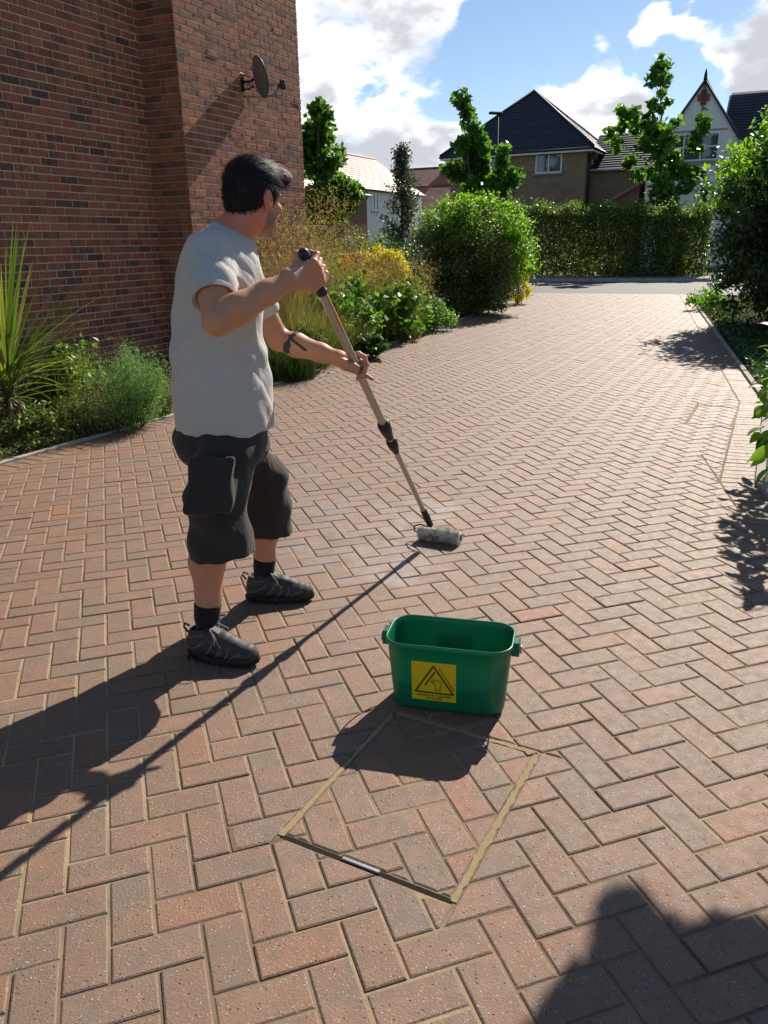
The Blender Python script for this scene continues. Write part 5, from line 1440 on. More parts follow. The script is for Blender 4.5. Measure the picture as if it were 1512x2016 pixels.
def sleeve(s0, s1, r0, r1, nm):
    m = MB(); m.tube([pp(s0), pp(s0 + .006), pp(s0 + (s1 - s0) * .4), pp(s1 - .012), pp(s1)], [r0 * .8, r0, r0, r1, r1 * .85], 16)
    for k in range(10):
        a = 2 * pi * k / 10; d = sd * cos(a) + fr_ * sin(a); m.tube([pp(s0 + .012) + d * r0, pp(s0 + (s1 - s0) * .6) + d * (r0 + r1) / 2 * 1.01], .0025, 4)
    m.build(nm, MAT['black_plastic'], pole)
sleeve(c0, c1, .0265, .020, 'locking_collar'); sleeve(c2, c3, .0235, .0165, 'locking_collar')
m = MB(); m.tube([pp(c1 - .01), pp(c2 + .01)], .0150, 14, cap=False); m.build('middle_tube', MAT['alu'], pole)
m = MB(); m.tube([pp(c3 - .01), pp(PLn - .05)], .0125, 16, cap=False); m.build('lower_tube', MAT['alu'], pole)
m = MB(); m.tube([pp(c4), pp(c4 + .004), pp(c4 + .05), pp(c4 + .055), pp(PLn), pp(PLn + .012)], [.012, .0165, .0155, .018, .0165, .010], 14); m.build('frame_handle', MAT['black_plastic'], pole)
ra, rb = np.array(gp(826, 1064)), np.array(gp(907, 1076)); RRD = .039
ra, rb = ra + UP * RRD, rb + UP * RRD; ra = ra + np.array([0, .022, 0]); rb = rb + np.array([0, .022, 0]); rx = unit(rb - ra)
m = MB(); w0 = pp(PLn); q0 = ra - rx * .028
m.tube([w0, w0 + PA * .012 - rx * .0, w0 - rx * .02 + UP * -.012, (w0 + q0) / 2 + UP * .02 - rx * .01, q0 + UP * .03, q0 + UP * .006, q0 + rx * .004, ra + rx * .01], .0038, 8); m.build('wire_frame', MAT['steel_dark'], pole)
m = MB(); n_ = 18; L_ = np.linalg.norm(rb - ra)
m.tube([ra, ra + rx * .004, rb - rx * .004, rb], [RRD * .62, RRD * .86, RRD * .86, RRD * .66], 22)
def nap_mat():
    t = NT('roller_nap'); n = t.noise(38, 4, .6); d = t.noise(16, 3, .6); r = t.rnd()
    c = t.ramp(r, [(0, (.58, .54, .44)), (.5, (.74, .70, .60)), (1, (.84, .81, .74))]); c = t.mix(t.rng(t.math('ADD', t.math('MULTIPLY', n, .5), t.math('MULTIPLY', d, .5)), .50, .62, 0, .85), c, (.11, .085, .05)); return t.bsdf(c, .9, .15)
MAT['nap'] = nap_mat(); nap = m.build('sleeve_nap', MAT['nap'], pole)
u_, v_ = unit(np.cross(rx, UP)), UP; k = 5200; tt = rng.random(k); aa = rng.uniform(0, 2 * pi, k)
rad = np.cos(aa)[:, None] * u_ + np.sin(aa)[:, None] * v_; B = ra + rx * (tt * L_)[:, None] + rad * RRD * .84
ln_ = np.where(tt > .45, .014, .008)[:, None] * rng.uniform(.6, 1.3, (k, 1))
T_ = B + rad * ln_ + rng.normal(0, .0035, (k, 3)); S_ = np.cross(rad, rx) * .0019
V = np.stack([B - S_, B + S_, T_], 1).reshape(-1, 3); V[:, 2] = np.maximum(V[:, 2], .001)
o = obj('pile', V, np.arange(3 * k).reshape(-1, 3), MAT['nap'], nap, rnd=rng.random(k)); o['kind'] = 'stuff'
m = MB(); m.tube([rb - rx * .002, rb + rx * .0025], [RRD * .60, RRD * .60], 18); m.build('core_end', MAT['whitecap'] if 'whitecap' in MAT else MAT['upvc'], nap)
m = MB(); m.tube([rb + rx * .0005, rb + rx * .0035], [RRD * .44, RRD * .44], 18); m.build('core_hole', MAT['steel_dark'], nap)

# ------------------------------------------------------------------ the man
class SDF:
    """smooth union of tapered capsules, ellipsoids and boxes sampled on a grid and meshed by surface nets"""
    def __init__(s): s.P = []
    def seg(s, a, b, ra, rb, k=.02, flat=None): s.P.append(('seg', np.array(a, float), np.array(b, float), ra, rb, k, 1, flat)); return s
    def chain(s, pts, rad, k=.02):
        for i in range(len(pts) - 1): s.seg(pts[i], pts[i + 1], rad[i], rad[i + 1], k)
        return s
    def ell(s, c, r, R=None, k=.02, sign=1): s.P.append(('ell', np.array(c, float), np.array(r, float), np.eye(3) if R is None else np.array(R), 0, k, sign, None)); return s
    def box(s, c, h, R=None, rd=.01, k=.01, sign=1): s.P.append(('box', np.array(c, float), np.array(h, float), np.eye(3) if R is None else np.array(R), rd, k, sign, None)); return s
    def cut(s, a, n, k=.006, bb=None): s.P.append(('cut', np.array(a, float), unit(n), None, 0, k, 1, bb)); return s
    def bounds(s, p):
        if p[0] == 'seg': r = max(p[3], p[4]); lo, hi = np.minimum(p[1], p[2]) - r, np.maximum(p[1], p[2]) + r
        elif p[0] == 'cut': return (np.full(3, -99.), np.full(3, 99.)) if p[7] is None else p[7]
        else: e = np.abs(p[3]) @ p[2]; e = e + (p[4] if p[0] == 'box' else 0); lo, hi = p[1] - e, p[1] + e
        return lo - p[5] - .03, hi + p[5] + .03
    def field(s, lo, hi, h, warp=None):
        lo, hi = np.array(lo, float), np.array(hi, float); n = np.ceil((hi - lo) / h).astype(int) + 1
        F = np.full(n, .5, np.float32); ax = [lo[i] + h * np.arange(n[i]) for i in range(3)]
        for p in s.P:
            a, b = s.bounds(p); i0 = np.clip(np.floor((a - lo) / h).astype(int), 0, n); i1 = np.clip(np.ceil((b - lo) / h).astype(int) + 1, 0, n)
            if np.any(i1 <= i0): continue
            sl = tuple(slice(i0[i], i1[i]) for i in range(3))
            X = ax[0][sl[0]][:, None, None]; Y = ax[1][sl[1]][None, :, None]; Z = ax[2][sl[2]][None, None, :]
            if p[0] == 'seg':
                A, B = p[1], p[2]; d = B - A; L2 = d @ d + 1e-12
                t = ((X - A[0]) * d[0] + (Y - A[1]) * d[1] + (Z - A[2]) * d[2]) / L2; tc_ = np.clip(t, 0, 1)
                D = np.sqrt((X - A[0] - tc_ * d[0]) ** 2 + (Y - A[1] - tc_ * d[1]) ** 2 + (Z - A[2] - tc_ * d[2]) ** 2) - (p[3] + (p[4] - p[3]) * tc_)
                if p[7]: D = np.maximum(D, (t - 1) * math.sqrt(L2))
            elif p[0] == 'ell':
                c, r, R = p[1], p[2], p[3]; x, y, z = X - c[0], Y - c[1], Z - c[2]
                q = [(x * R[0, i] + y * R[1, i] + z * R[2, i]) / r[i] for i in range(3)]
                k0 = np.sqrt(q[0] ** 2 + q[1] ** 2 + q[2] ** 2); k1 = np.sqrt((q[0] / r[0]) ** 2 + (q[1] / r[1]) ** 2 + (q[2] / r[2]) ** 2) + 1e-9
                D = k0 * (k0 - 1) / k1
            elif p[0] == 'box':
                c, hh, R = p[1], p[2], p[3]; x, y, z = X - c[0], Y - c[1], Z - c[2]
                q = [np.abs(x * R[0, i] + y * R[1, i] + z * R[2, i]) - hh[i] for i in range(3)]
                D = np.sqrt(sum(np.maximum(t, 0) ** 2 for t in q)) + np.minimum(np.maximum(q[0], np.maximum(q[1], q[2])), 0) - p[4]
            else:
                c, nn = p[1], p[2]; D = (X - c[0]) * nn[0] + (Y - c[1]) * nn[1] + (Z - c[2]) * nn[2]
            O = F[sl]; k = p[5]
            if p[0] == 'cut': g = np.clip(.5 - .5 * (D - O) / k, 0, 1); F[sl] = D * (1 - g) + O * g + k * g * (1 - g)
            elif p[6] > 0: g = np.clip(.5 + .5 * (O - D) / k, 0, 1); F[sl] = O * (1 - g) + D * g - k * g * (1 - g)
            else: g = np.clip(.5 - .5 * (O + D) / k, 0, 1); F[sl] = O * (1 - g) - D * g + k * g * (1 - g)
        if warp is not None: F = F + warp(ax[0][:, None, None], ax[1][None, :, None], ax[2][None, None, :]).astype(np.float32)
        return F, lo
    def net(s, lo, hi, h, warp=None):
        F, lo = s.field(lo, hi, h, warp); I = F < 0
        c = np.zeros(tuple(np.array(F.shape) - 1), np.int8)
        for i in (0, 1):
            for j in (0, 1):
                for k in (0, 1): c += I[i:i + c.shape[0], j:j + c.shape[1], k:k + c.shape[2]]
        cell = (c > 0) & (c < 8); idx = np.argwhere(cell)
        vid = np.full(cell.shape, -1, np.int64); vid[cell] = np.arange(len(idx))
        S = np.zeros((len(idx), 3)); N = np.zeros(len(idx))
        for (o, d) in [((i, j, k), ax) for ax in range(3) for i in (0, 1) for j in (0, 1) for k in (0, 1) if (i, j, k)[ax] == 0]:
            p0 = idx + o; p1 = p0.copy(); p1[:, d] += 1
            f0 = F[p0[:, 0], p0[:, 1], p0[:, 2]]; f1 = F[p1[:, 0], p1[:, 1], p1[:, 2]]; m = (f0 < 0) != (f1 < 0)
            t = np.where(m, f0 / np.where(m, f0 - f1, 1), 0); q = p0.astype(float); q[:, d] += t; S[m] += q[m]; N[m] += 1
        V = lo + h * S / N[:, None]; Q = []
        for d in range(3):
            a, b = (d + 1) % 3, (d + 2) % 3
            sl0 = [slice(None)] * 3; sl1 = [slice(None)] * 3; sl0[d] = slice(0, -1); sl1[d] = slice(1, None)
            A, B = I[tuple(sl0)], I[tuple(sl1)]; e = np.argwhere(A != B)
            e = e[(e[:, a] > 0) & (e[:, b] > 0) & (e[:, a] < F.shape[a] - 1) & (e[:, b] < F.shape[b] - 1)]
            ins = A[e[:, 0], e[:, 1], e[:, 2]]
            q = []
            for (da, db) in ((-1, -1), (0, -1), (0, 0), (-1, 0)):
                t = e.copy(); t[:, a] += da; t[:, b] += db; q.append(vid[t[:, 0], t[:, 1], t[:, 2]])
            q = np.stack(q, 1); q[~ins] = q[~ins][:, ::-1]; Q.append(q)
        return V, np.vstack(Q)

def skin_mat():
    t = NT('skin'); n = t.noise(16, 5, .6); b = t.noise(5, 3); f = t.noise(260, 2, .6)
    c = t.mix(n, (.50, .225, .128), (.61, .30, .178)); c = t.mix(t.rng(b, .4, .7, 0, .45), c, (.55, .225, .155))
    a = t.attr('red'); c = t.mix(t.math('MULTIPLY', a, .75), c, (.60, .17, .115)); s2 = t.attr('stubble'); c = t.mix(t.math('MULTIPLY', s2, t.rng(t.noise(500, 2), .35, .6, .45, .9)), c, (.16, .10, .08))
    return t.bsdf(c, .5, .4, nrm=t.bump(t.math('ADD', f, t.math('MULTIPLY', n, .6)), .0012, .5), **{'Subsurface Weight': .14, 'Subsurface Radius': (.012, .004, .002), 'Subsurface Scale': 1.0})
def cloth_mat(name, a, b, scale=900, rough=.9, fuzz=.4, wr=.004):
    t = NT(name); n = t.noise(scale, 2, .7); m = t.noise(60, 4, .65); w = t.noise(10, 4, .6, t.scale(t.pos(), (1, 1, .45)), .6)
    c = t.mix(t.rng(t.math('ADD', t.math('MULTIPLY', n, .85), t.math('MULTIPLY', m, .15)), .35, .65), a, b)
    nm = t.bump(w, wr * 4, .8); nm = t.bump(n, .0008, .5, nm)
    return t.bsdf(c, rough, .2, nrm=nm, **{'Sheen Weight': fuzz * .4})
MAT['skin'] = skin_mat(); MAT['shirt'] = cloth_mat('grey_marl_cotton', (.43, .415, .395), (.52, .505, .48)); MAT['shorts'] = cloth_mat('black_work_cotton', (.026, .021, .018), (.048, .040, .035), 700, .85, .3)
MAT['sock'] = cloth_mat('black_sock', (.008, .008, .009), (.016, .016, .018), 500)
MAT['hair'] = plain('dark_brown_hair', (.011, .008, .007), .55, .3, var=.4, scale=30)
def shoe_mat():
    t = NT('shoe_leather'); n = t.noise(24, 4, .6); r = t.noise(150, 3); c = t.mix(n, (.020, .017, .015), (.060, .052, .046)); return t.bsdf(c, .6, .4, nrm=t.bump(t.math('ADD', r, t.math('MULTIPLY', n, 1.2)), .002, .6))
MAT['shoe'] = shoe_mat(); MAT['sole'] = plain('rubber_sole', (.018, .017, .016), .7, .3, var=.3, scale=40, bump=.4); MAT['lace'] = plain('grey_lace', (.34, .32, .30), .8, .2); MAT['tattoo'] = plain('tattoo_ink', (.055, .050, .055), .55, .3, var=.3, scale=60)
MAT['shoe_panel'] = plain('shoe_mesh_panel', (.13, .115, .10), .7, .3, var=.3, scale=80)

FA = radians(30); TF = np.array([cos(FA), sin(FA), 0]); TLf = np.array([-sin(FA), cos(FA), 0]); TR3 = np.stack([TF, TLf, UP], 1)        # torso: forward, left, up
HAx = radians(52); 
_hf = np.array([cos(HAx), sin(HAx), -.20]); HFv = unit(_hf); HLv = unit(np.cross(UP, HFv)); HUv = np.cross(HFv, HLv); HR = np.stack([HFv, HLv, HUv], 1)
Hc = np.array(at(501, 392, 3.02))                                        # head centre at ear level
hl = lambda x, y, z: Hc + HR @ np.array([x, y, z])
cPel = np.array(at(438, 850, 2.97)); cBel = np.array(at(438, 735, 2.97)); cChe = np.array(at(436, 585, 2.96))
shR, shL = np.array(at(412, 512, 2.80)), np.array(at(468, 520, 3.16))
elR, wrR = np.array(at(428, 632, 2.62)), np.array(at(566, 553, 2.73))
elL, wrL = np.array(at(548, 668, 3.30)), np.array(at(668, 706, 3.17))
nk0, nk1 = np.array(at(452, 482, 2.985)), hl(-.028, 0, -.055)
hipR, hipL = cPel + TR3 @ np.array([0, -.095, -.02]), cPel + TR3 @ np.array([0, .095, -.02])
ankR, ankL = np.array(at(407, 1225, 2.715)), np.array(at(519, 1128, 3.205))
knR, knL = np.array(at(418, 1045, 2.74)), np.array(at(530, 1005, 3.19))
kR, kL = knR, knL
body = SDF()
body.ell(cChe, (.115, .165, .20), TR3, .06).ell(cBel, (.135, .155, .17), TR3, .06).ell(cPel, (.125, .16, .13), TR3, .06)
body.seg(shR, shL, .06, .06, .05)
body.chain([cChe + UP * .11, nk0, nk1, hl(-.03, 0, .0)], [.085, .066, .061, .060], .03)
body.seg(nk0 + UP * .02, shR + UP * .005, .055, .045, .05).seg(nk0 + UP * .02, shL + UP * .005, .055, .045, .05)
# head
body.ell(hl(-.014, 0, .034), (.098, .075, .086), HR, .02).ell(hl(.030, 0, -.022), (.064, .060, .085), HR, .03).ell(hl(.032, 0, -.073), (.058, .054, .040), HR, .03)
body.ell(hl(.074, 0, -.102), (.020, .024, .018), HR, .02).ell(hl(.086, 0, .028), (.012, .046, .012), HR, .015)
body.seg(hl(.094, 0, .012), hl(.112, 0, -.030), .008, .0125, .010).ell(hl(.100, .011, -.034), (.011, .009, .008), HR, .006).ell(hl(.100, -.011, -.034), (.011, .009, .008), HR, .006)
for sg in (-1, 1):
    body.ell(hl(.072, sg * .040, -.020), (.020, .020, .016), HR, .02)
    body.ell(hl(.096, sg * .031, .008), (.012, .015, .010), HR, .008, -1)
body.ell(hl(.092, 0, -.062), (.010, .022, .006), HR, .006).ell(hl(.090, 0, -.074), (.010, .019, .006), HR, .006)
for sg in (-1, 1):                         # ears
    er = Matrix.Rotation(radians(-14), 3, 'Y'); ER = HR @ np.array(er)
    c = hl(-.014, sg * .082, -.006); body.ell(c, (.021, .011, .035), ER, .006); body.ell(c + HR @ np.array([.006, sg * .011, .003]), (.011, .008, .021), ER, .005, -1); body.ell(hl(-.008, sg * .074, -.032), (.009, .007, .011), ER, .006)
# arms
body.chain([shR, shR + (elR - shR) * .5, elR], [.060, .052, .046], .03).chain([elR, elR + (wrR - elR) * .3, elR + (wrR - elR) * .7, wrR], [.044, .050, .039, .030], .02)
body.chain([shL, shL + (elL - shL) * .5, elL], [.058, .050, .044], .03).chain([elL, elL + (wrL - elL) * .3, elL + (wrL - elL) * .7, wrL], [.042, .047, .036, .028], .02)
# legs
body.chain([hipR, hipR + (kR - hipR) * .5, kR], [.090, .074, .055], .03).chain([kR, kR + (ankR - kR) * .33 + np.array([-.012, 0, 0]), kR + (ankR - kR) * .7, ankR, ankR - UP * .05], [.060, .066, .047, .037, .035], .02)
body.chain([hipL, hipL + (kL - hipL) * .5, kL], [.090, .072, .052], .03).chain([kL, kL + (ankL - kL) * .33 + np.array([-.012, 0, 0]), kL + (ankL - kL) * .7, ankL, ankL - UP * .05], [.056, .060, .044, .036, .034], .02)
# right hand closed on the grip, back of the hand towards us
gR = pp(at_py(531)); camd = unit(CAM - gR); outw = unit(np.cross(PA, camd)); outw = outw if outw @ RT > 0 else -outw; tow = unit(np.cross(outw, PA)); tow = tow if tow @ camd > 0 else -tow
def hR(o, tw, al): return gR + outw * o + tow * tw + PA * al
palm0 = wrR + (gR - wrR) * .25
sR = [-.042, -.016, .012, .038]
for i, al in enumerate(sR):
    mcp = hR(.020 - .004 * abs(i - 1), .030, al); body.chain([wrR + PA * al * .45 + (gR - wrR) * .12, hR(-.018, .033, al * .9), mcp], [.023, .0205, .0165], .016)
    pip = hR(.036, -.004, al * 1.04 + .003); dip = hR(.020, -.030, al * 1.04 + .004); tip = hR(-.006, -.031, al * 1.0 + .004)
    body.chain([mcp, pip, dip, tip], [.0155, .0138, .0120, .0105], .004)
body.ell(hR(-.024, .024, 0), (.036, .020, .050), np.stack([outw, tow, PA], 1), .015)
body.chain([wrR + (gR - wrR) * .25 - PA * .012, hR(-.036, .012, -.044), hR(-.024, -.016, -.062), hR(-.002, -.030, -.058)], [.021, .019, .0150, .0120], .012)
# left hand: palm under the pole, thumb across the front, fingers curled behind
gL = pp(at_py(716)); 
def lp(x, y, dY): return np.array(at(x, y, gL[1] + dY))
body.ell(lp(683, 715, .010), (.040, .020, .030), np.stack([unit(gL - wrL), unit(np.cross(UP, gL - wrL)), unit(np.cross(gL - wrL, np.cross(UP, gL - wrL)))], 1), .02)
body.seg(wrL, lp(683, 714, .012), .028, .024, .02)
body.chain([lp(674, 712, -.018), lp(687, 719, -.033), lp(697, 721, -.036), lp(704, 723, -.033)], [.016, .0135, .0115, .009], .010)
for pts, rd in (([(690, 702, .030), (706, 697, .034), (717, 703, .020), (722, 718, .006), (718, 728, -.004)], [.014, .0115, .0105, .0095, .0085]),
                ([(690, 711, .034), (706, 710, .038), (716, 716, .028), (718, 731, .012), (713, 741, .002)], [.014, .0118, .0108, .0096, .0085]),
                ([(688, 720, .032), (702, 722, .038), (711, 728, .030), (711, 741, .016), (704, 746, .006)], [.0135, .0112, .0102, .0092, .0082]),
                ([(686, 726, .026), (701, 732, .034), (713, 735, .030), (724, 741, .024), (733, 746, .020)], [.0125, .0100, .0090, .0082, .0072])):
    body.chain([lp(*q) for q in pts], rd, .004)
allp = np.array([cPel, Hc, wrR, gR, gL, ankR, ankL]); lo = np.array([-.95, 2.42, .02]); hi = np.array([.05, 3.50, 1.82])
boxes = [(Hc - [.15, .15, .165], Hc + [.15, .15, .16], .0034), (gR - [.10, .10, .10], gR + [.10, .10, .10], .0028), (gL - [.075, .075, .08], gL + [.09, .09, .075], .0026)]
VS, FS = [], []
V, F = body.net(lo, hi, .0068); cen = V[F].mean(1); keep = np.ones(len(F), bool)
for a, b, h in boxes: keep &= ~np.all((cen > a + .010) & (cen < b - .010), axis=1)
VS.append(V); FS.append(F[keep]); nv = len(V)
for a, b, h in boxes:
    v, f = body.net(a, b, h); VS.append(v); FS.append(f + nv); nv += len(v)
BV, BF = np.vstack(VS), np.vstack(FS)
gc = np.array([ankR[0] + .12, (ankR[1] + ankL[1]) / 2, 0])
man = empty('person', (gc[0], gc[1], 0), 'man in grey t-shirt and black cargo shorts rolling sealer with a pole', 'person')
bm_ = mesh('body', BV, BF, True); used = np.zeros(len(BV), bool); used[BF.ravel()] = True
red = np.zeros(len(BV), np.float32); stub = np.zeros(len(BV), np.float32); Lh = (BV - Hc) @ HR
earm = (np.abs(Lh[:, 1]) > .068) & (np.abs(Lh[:, 0] + .01) < .035) & (np.abs(Lh[:, 2]) < .05); red[earm] = 1.0
nape = (Lh[:, 0] < .02) & (Lh[:, 2] < -.01) & (Lh[:, 2] > -.22) & (np.abs(Lh[:, 0]) < .25) & (np.linalg.norm(BV - Hc, axis=1) < .25); red[nape] = np.maximum(red[nape], .8)
jaw = (Lh[:, 0] > .005) & (Lh[:, 2] < -.030) & (Lh[:, 2] > -.135) & (np.linalg.norm(BV - Hc, axis=1) < .16); stub[jaw] = np.clip((-.028 - Lh[jaw, 2]) / .025, 0, 1)
legs_ = BV[:, 2] < .5; red[legs_] = .25
a = bm_.attributes.new('red', 'FLOAT', 'POINT'); a.data.foreach_set('value', red); a = bm_.attributes.new('stubble', 'FLOAT', 'POINT'); a.data.foreach_set('value', stub)
bodyo = mobj('body', bm_, MAT['skin'], man)
# eyes and brows
for sg in (-1, 1):
    m = MB(); e_ = SDF().ell(hl(.070, sg * .031, .007), (.0125, .0125, .0125), HR); v, f = e_.net(hl(.08, sg * .031, .007) - .02, hl(.08, sg * .031, .007) + .02, .003); obj('eye', v, f, MAT['upvc'], bodyo, smooth=True)
    m.tube([hl(.096, sg * .016, .026), hl(.098, sg * .032, .031), hl(.086, sg * .050, .026)], [.003, .0045, .002], 5); m.build('eyebrow', MAT['hair'], bodyo)
# hair
hair = SDF(); hair.ell(hl(-.016, 0, .038), (.108, .085, .096), HR, .02).ell(hl(-.045, 0, -.015), (.072, .072, .075), HR, .03).ell(hl(.060, 0, .095), (.050, .060, .030), HR, .03).ell(hl(.088, -.012, .088), (.024, .042, .020), HR, .02)
def hairline(X, Y, Z):
    x = (X - Hc[0]) * HR[0, 0] + (Y - Hc[1]) * HR[1, 0] + (Z - Hc[2]) * HR[2, 0]; z = (X - Hc[0]) * HR[0, 2] + (Y - Hc[1]) * HR[1, 2] + (Z - Hc[2]) * HR[2, 2]
    hm = np.interp(x, [-.13, -.10, -.06, -.036, -.028, .008, .014, .018, .040, .050, .075, .12], [-.125, -.105, -.066, -.035, .024, .030, .0, -.022, -.016, .034, .066, .072]); return hm - z
Fh, lo_ = hair.field(Hc - .17, Hc + .17, .0036)
n_ = Fh.shape; X = (lo_[0] + .0036 * np.arange(n_[0]))[:, None, None]; Y = (lo_[1] + .0036 * np.arange(n_[1]))[None, :, None]; Z = (lo_[2] + .0036 * np.arange(n_[2]))[None, None, :]
hcut = np.broadcast_to(hairline(X, Y, Z), n_)
warp_h = lambda X, Y, Z: np.maximum(Fh, hcut + .004 * np.sin(X * 310) * np.sin(Y * 290)) - Fh + .0016 * (np.sin(X * 420 + Z * 260) * np.sin(Y * 390))
hV, hF = hair.net(Hc - .17, Hc + .17, .0036, warp_h)
hairo = obj('hair', hV, hF, MAT['hair'], man, smooth=True)
hn = np.zeros_like(hV); fnm = np.cross(hV[hF[:, 1]] - hV[hF[:, 0]], hV[hF[:, 2]] - hV[hF[:, 0]])
for c_ in range(4): np.add.at(hn, hF[:, c_], fnm)
hn /= np.linalg.norm(hn, axis=1, keepdims=True) + 1e-9
pick = rng.integers(0, len(hV), 9000); B = hV[pick] - hn[pick] * .002; N = hn[pick]; Lb = (B - Hc) @ HR
flow = np.where((Lb[:, 2] > .045)[:, None], HFv * 1.0 - HUv * .15, -HUv * 1.0 + HFv * .25) + rng.normal(0, .22, (len(B), 3)); flow -= N * np.sum(flow * N, 1, keepdims=True); flow /= np.linalg.norm(flow, axis=1, keepdims=True)
ln_ = np.where(Lb[:, 2] > .05, .040, .014)[:, None] * rng.uniform(.6, 1.4, (len(B), 1)); W = np.cross(flow, N) * .0009
V = np.stack([B - W, B + W, B + flow * ln_ * .55 + N * .0085 + W * .6, B + flow * ln_ * .55 + N * .0085 - W * .6, B + flow * ln_ + N * .006], 1).reshape(-1, 3); k = np.arange(len(B))[:, None] * 5
o = obj('strands', V, np.concatenate([k + [0, 1, 2], k + [0, 2, 3], k + [3, 2, 4]], 1).reshape(-1, 3), MAT['hair'], hairo); o['kind'] = 'stuff'
# t-shirt
sh = SDF()
sh.ell(cChe + UP * .02 + TF * -.004, (.150, .205, .205), TR3, .05).ell(cBel - UP * .09 + TF * .002 + np.array([-.010, 0, 0]), (.186, .204, .50), TR3, .05)
sh.seg(shR + UP * .005, shL + UP * .005, .072, .072, .05).seg(nk0 + UP * .005, shR + UP * .01, .066, .066, .05).seg(nk0 + UP * .005, shL + UP * .01, .066, .066, .05).ell(nk0 - UP * .035, (.080, .10, .07), TR3, .05)
slR = shR + (elR - shR) * .66; slL = shL + (elL - shL) * .62
sh.seg(shR, slR, .078, .076, .03, True).seg(shL, slL, .074, .070, .03, True)
hem0 = cPel - UP * .012
sh.cut(hem0, np.array([.16, .0, -1.0]), .006)
nkd = unit(nk1 - nk0); sh.P.append(('seg', nk0 + nkd * .040, nk1 + UP * .05, .064, .064, .006, -1, None))
def folds(X, Y, Z):
    a = (X - cBel[0]) * TF[0] + (Y - cBel[1]) * TF[1]; b = (X - cBel[0]) * TLf[0] + (Y - cBel[1]) * TLf[1]; z = Z - cBel[2]
    lowz = np.clip(.6 - z * 2.2, 0, 1); q = .0036 * lowz * np.sin(30 * a + 9 * b - 11 * z + 1.5 * np.sin(9 * z)) + .004 * np.sin(34 * b + 22 * z + 8 * a) * np.clip(z * 3 + .4, 0, 1)
    q = q + .0028 * np.sin(58 * z - 30 * a + 20 * b) * np.clip(1 - np.abs(z - .05) * 3.5, 0, 1) + .0022 * np.sin(70 * a + 40 * z) * np.sin(33 * b)
    s1 = (X - shR[0]) * TF[0] + (Y - shR[1]) * TF[1]; zz = Z - shR[2]
    near = np.exp(-(((X - shR[0]) / .16) ** 2 + ((Y - shR[1]) / .14) ** 2 + ((zz + .07) / .13) ** 2))
    r1 = np.abs(np.sin(44 * s1 + 30 * zz + 1.2 * np.sin(20 * zz))); q = q + .0075 * near * (1 - r1) ** 2 - .002 * near
    low = np.exp(-((z + .02) / .20) ** 2); r2 = np.abs(np.sin(15 * a + 11 * b + 16 * z + .8 * np.sin(13 * a))); q = q + .005 * low * (1 - r2) ** 3
    r3 = np.abs(np.sin(9 * b - 20 * z + 7 * a + .7)); q = q + .004 * low * (1 - r3) ** 3
    return q
# subtracting capsules: handled like a cut-out
_old = SDF.field
def field_with_neg(self, lo, hi, h, warp=None):
    neg = [p for p in self.P if p[0] == 'seg' and p[6] < 0]; keep_ = self.P; self.P = [p for p in self.P if not (p[0] == 'seg' and p[6] < 0)]
    F_, l_ = _old(self, lo, hi, h, warp); self.P = keep_
    for p in neg:
        t_ = SDF(); t_.P = [(*p[:6], 1, None)]; D_, _ = _old(t_, lo, hi, h); F_ = np.maximum(F_, -D_)
    return F_, l_
SDF.field = field_with_neg
# hollow the sleeve ends so the arms come out of open cuffs
for (a_, b_, r_) in ((slR, shR, .0685), (slL, shL, .0625)):
    d_ = unit(a_ - b_); sh.P.append(('seg', a_ + d_ * .022, a_ + d_ * .06, r_, r_, .004, -1, None))
shV, shF = sh.net(np.array([-.92, 2.55, .72]), np.array([-.22, 3.48, 1.62]), .0055, folds)
shirt = obj('t_shirt', shV, shF, MAT['shirt'], man, smooth=True)
m = MB(); ring = []
for k in range(41):
    a = 2 * pi * k / 40; n1_ = unit(np.cross(nkd, TLf)); n2_ = np.cross(nkd, n1_); ring.append(nk0 + nkd * (.030 - .012 * (n1_ @ TF) * cos(a)) + n1_ * .0655 * cos(a) + n2_ * .0655 * sin(a))
m.tube(ring, .0065, 8, cap=False); m.build('collar', MAT['shirt'], shirt)
for (c_, d_, r_) in ((slR, unit(elR - shR), .0765), (slL, unit(elL - shL), .0705)):
    u1 = unit(np.cross(d_, UP)); u2 = np.cross(d_, u1); m = MB(); m.tube([c_ - d_ * .001 + (u1 * cos(2 * pi * k / 32) + u2 * sin(2 * pi * k / 32)) * (r_ - .0045) for k in range(33)], .0024, 6, cap=False); m.build('cuff', MAT['shirt'], shirt)
# shorts
so_ = SDF(); hemR = np.array(at(440, 1092, 2.715)); hemL = np.array(at(527, 1046, 3.18))
so_.ell(cPel - UP * .03 + np.array([-.008, 0, 0]), (.178, .194, .15), TR3, .03)
mR_, mL_ = np.array(at(424, 975, 2.735)), np.array(at(520, 950, 3.165)); so_.seg(hipR, mR_, .116, .108, .02).seg(mR_, hemR, .108, .118, .012, True).seg(hipL, mL_, .112, .103, .02).seg(mL_, hemL, .103, .100, .012, True)
so_.ell(hipR + np.array([-.03, 0, -.05]), (.115, .105, .14), None, .03)
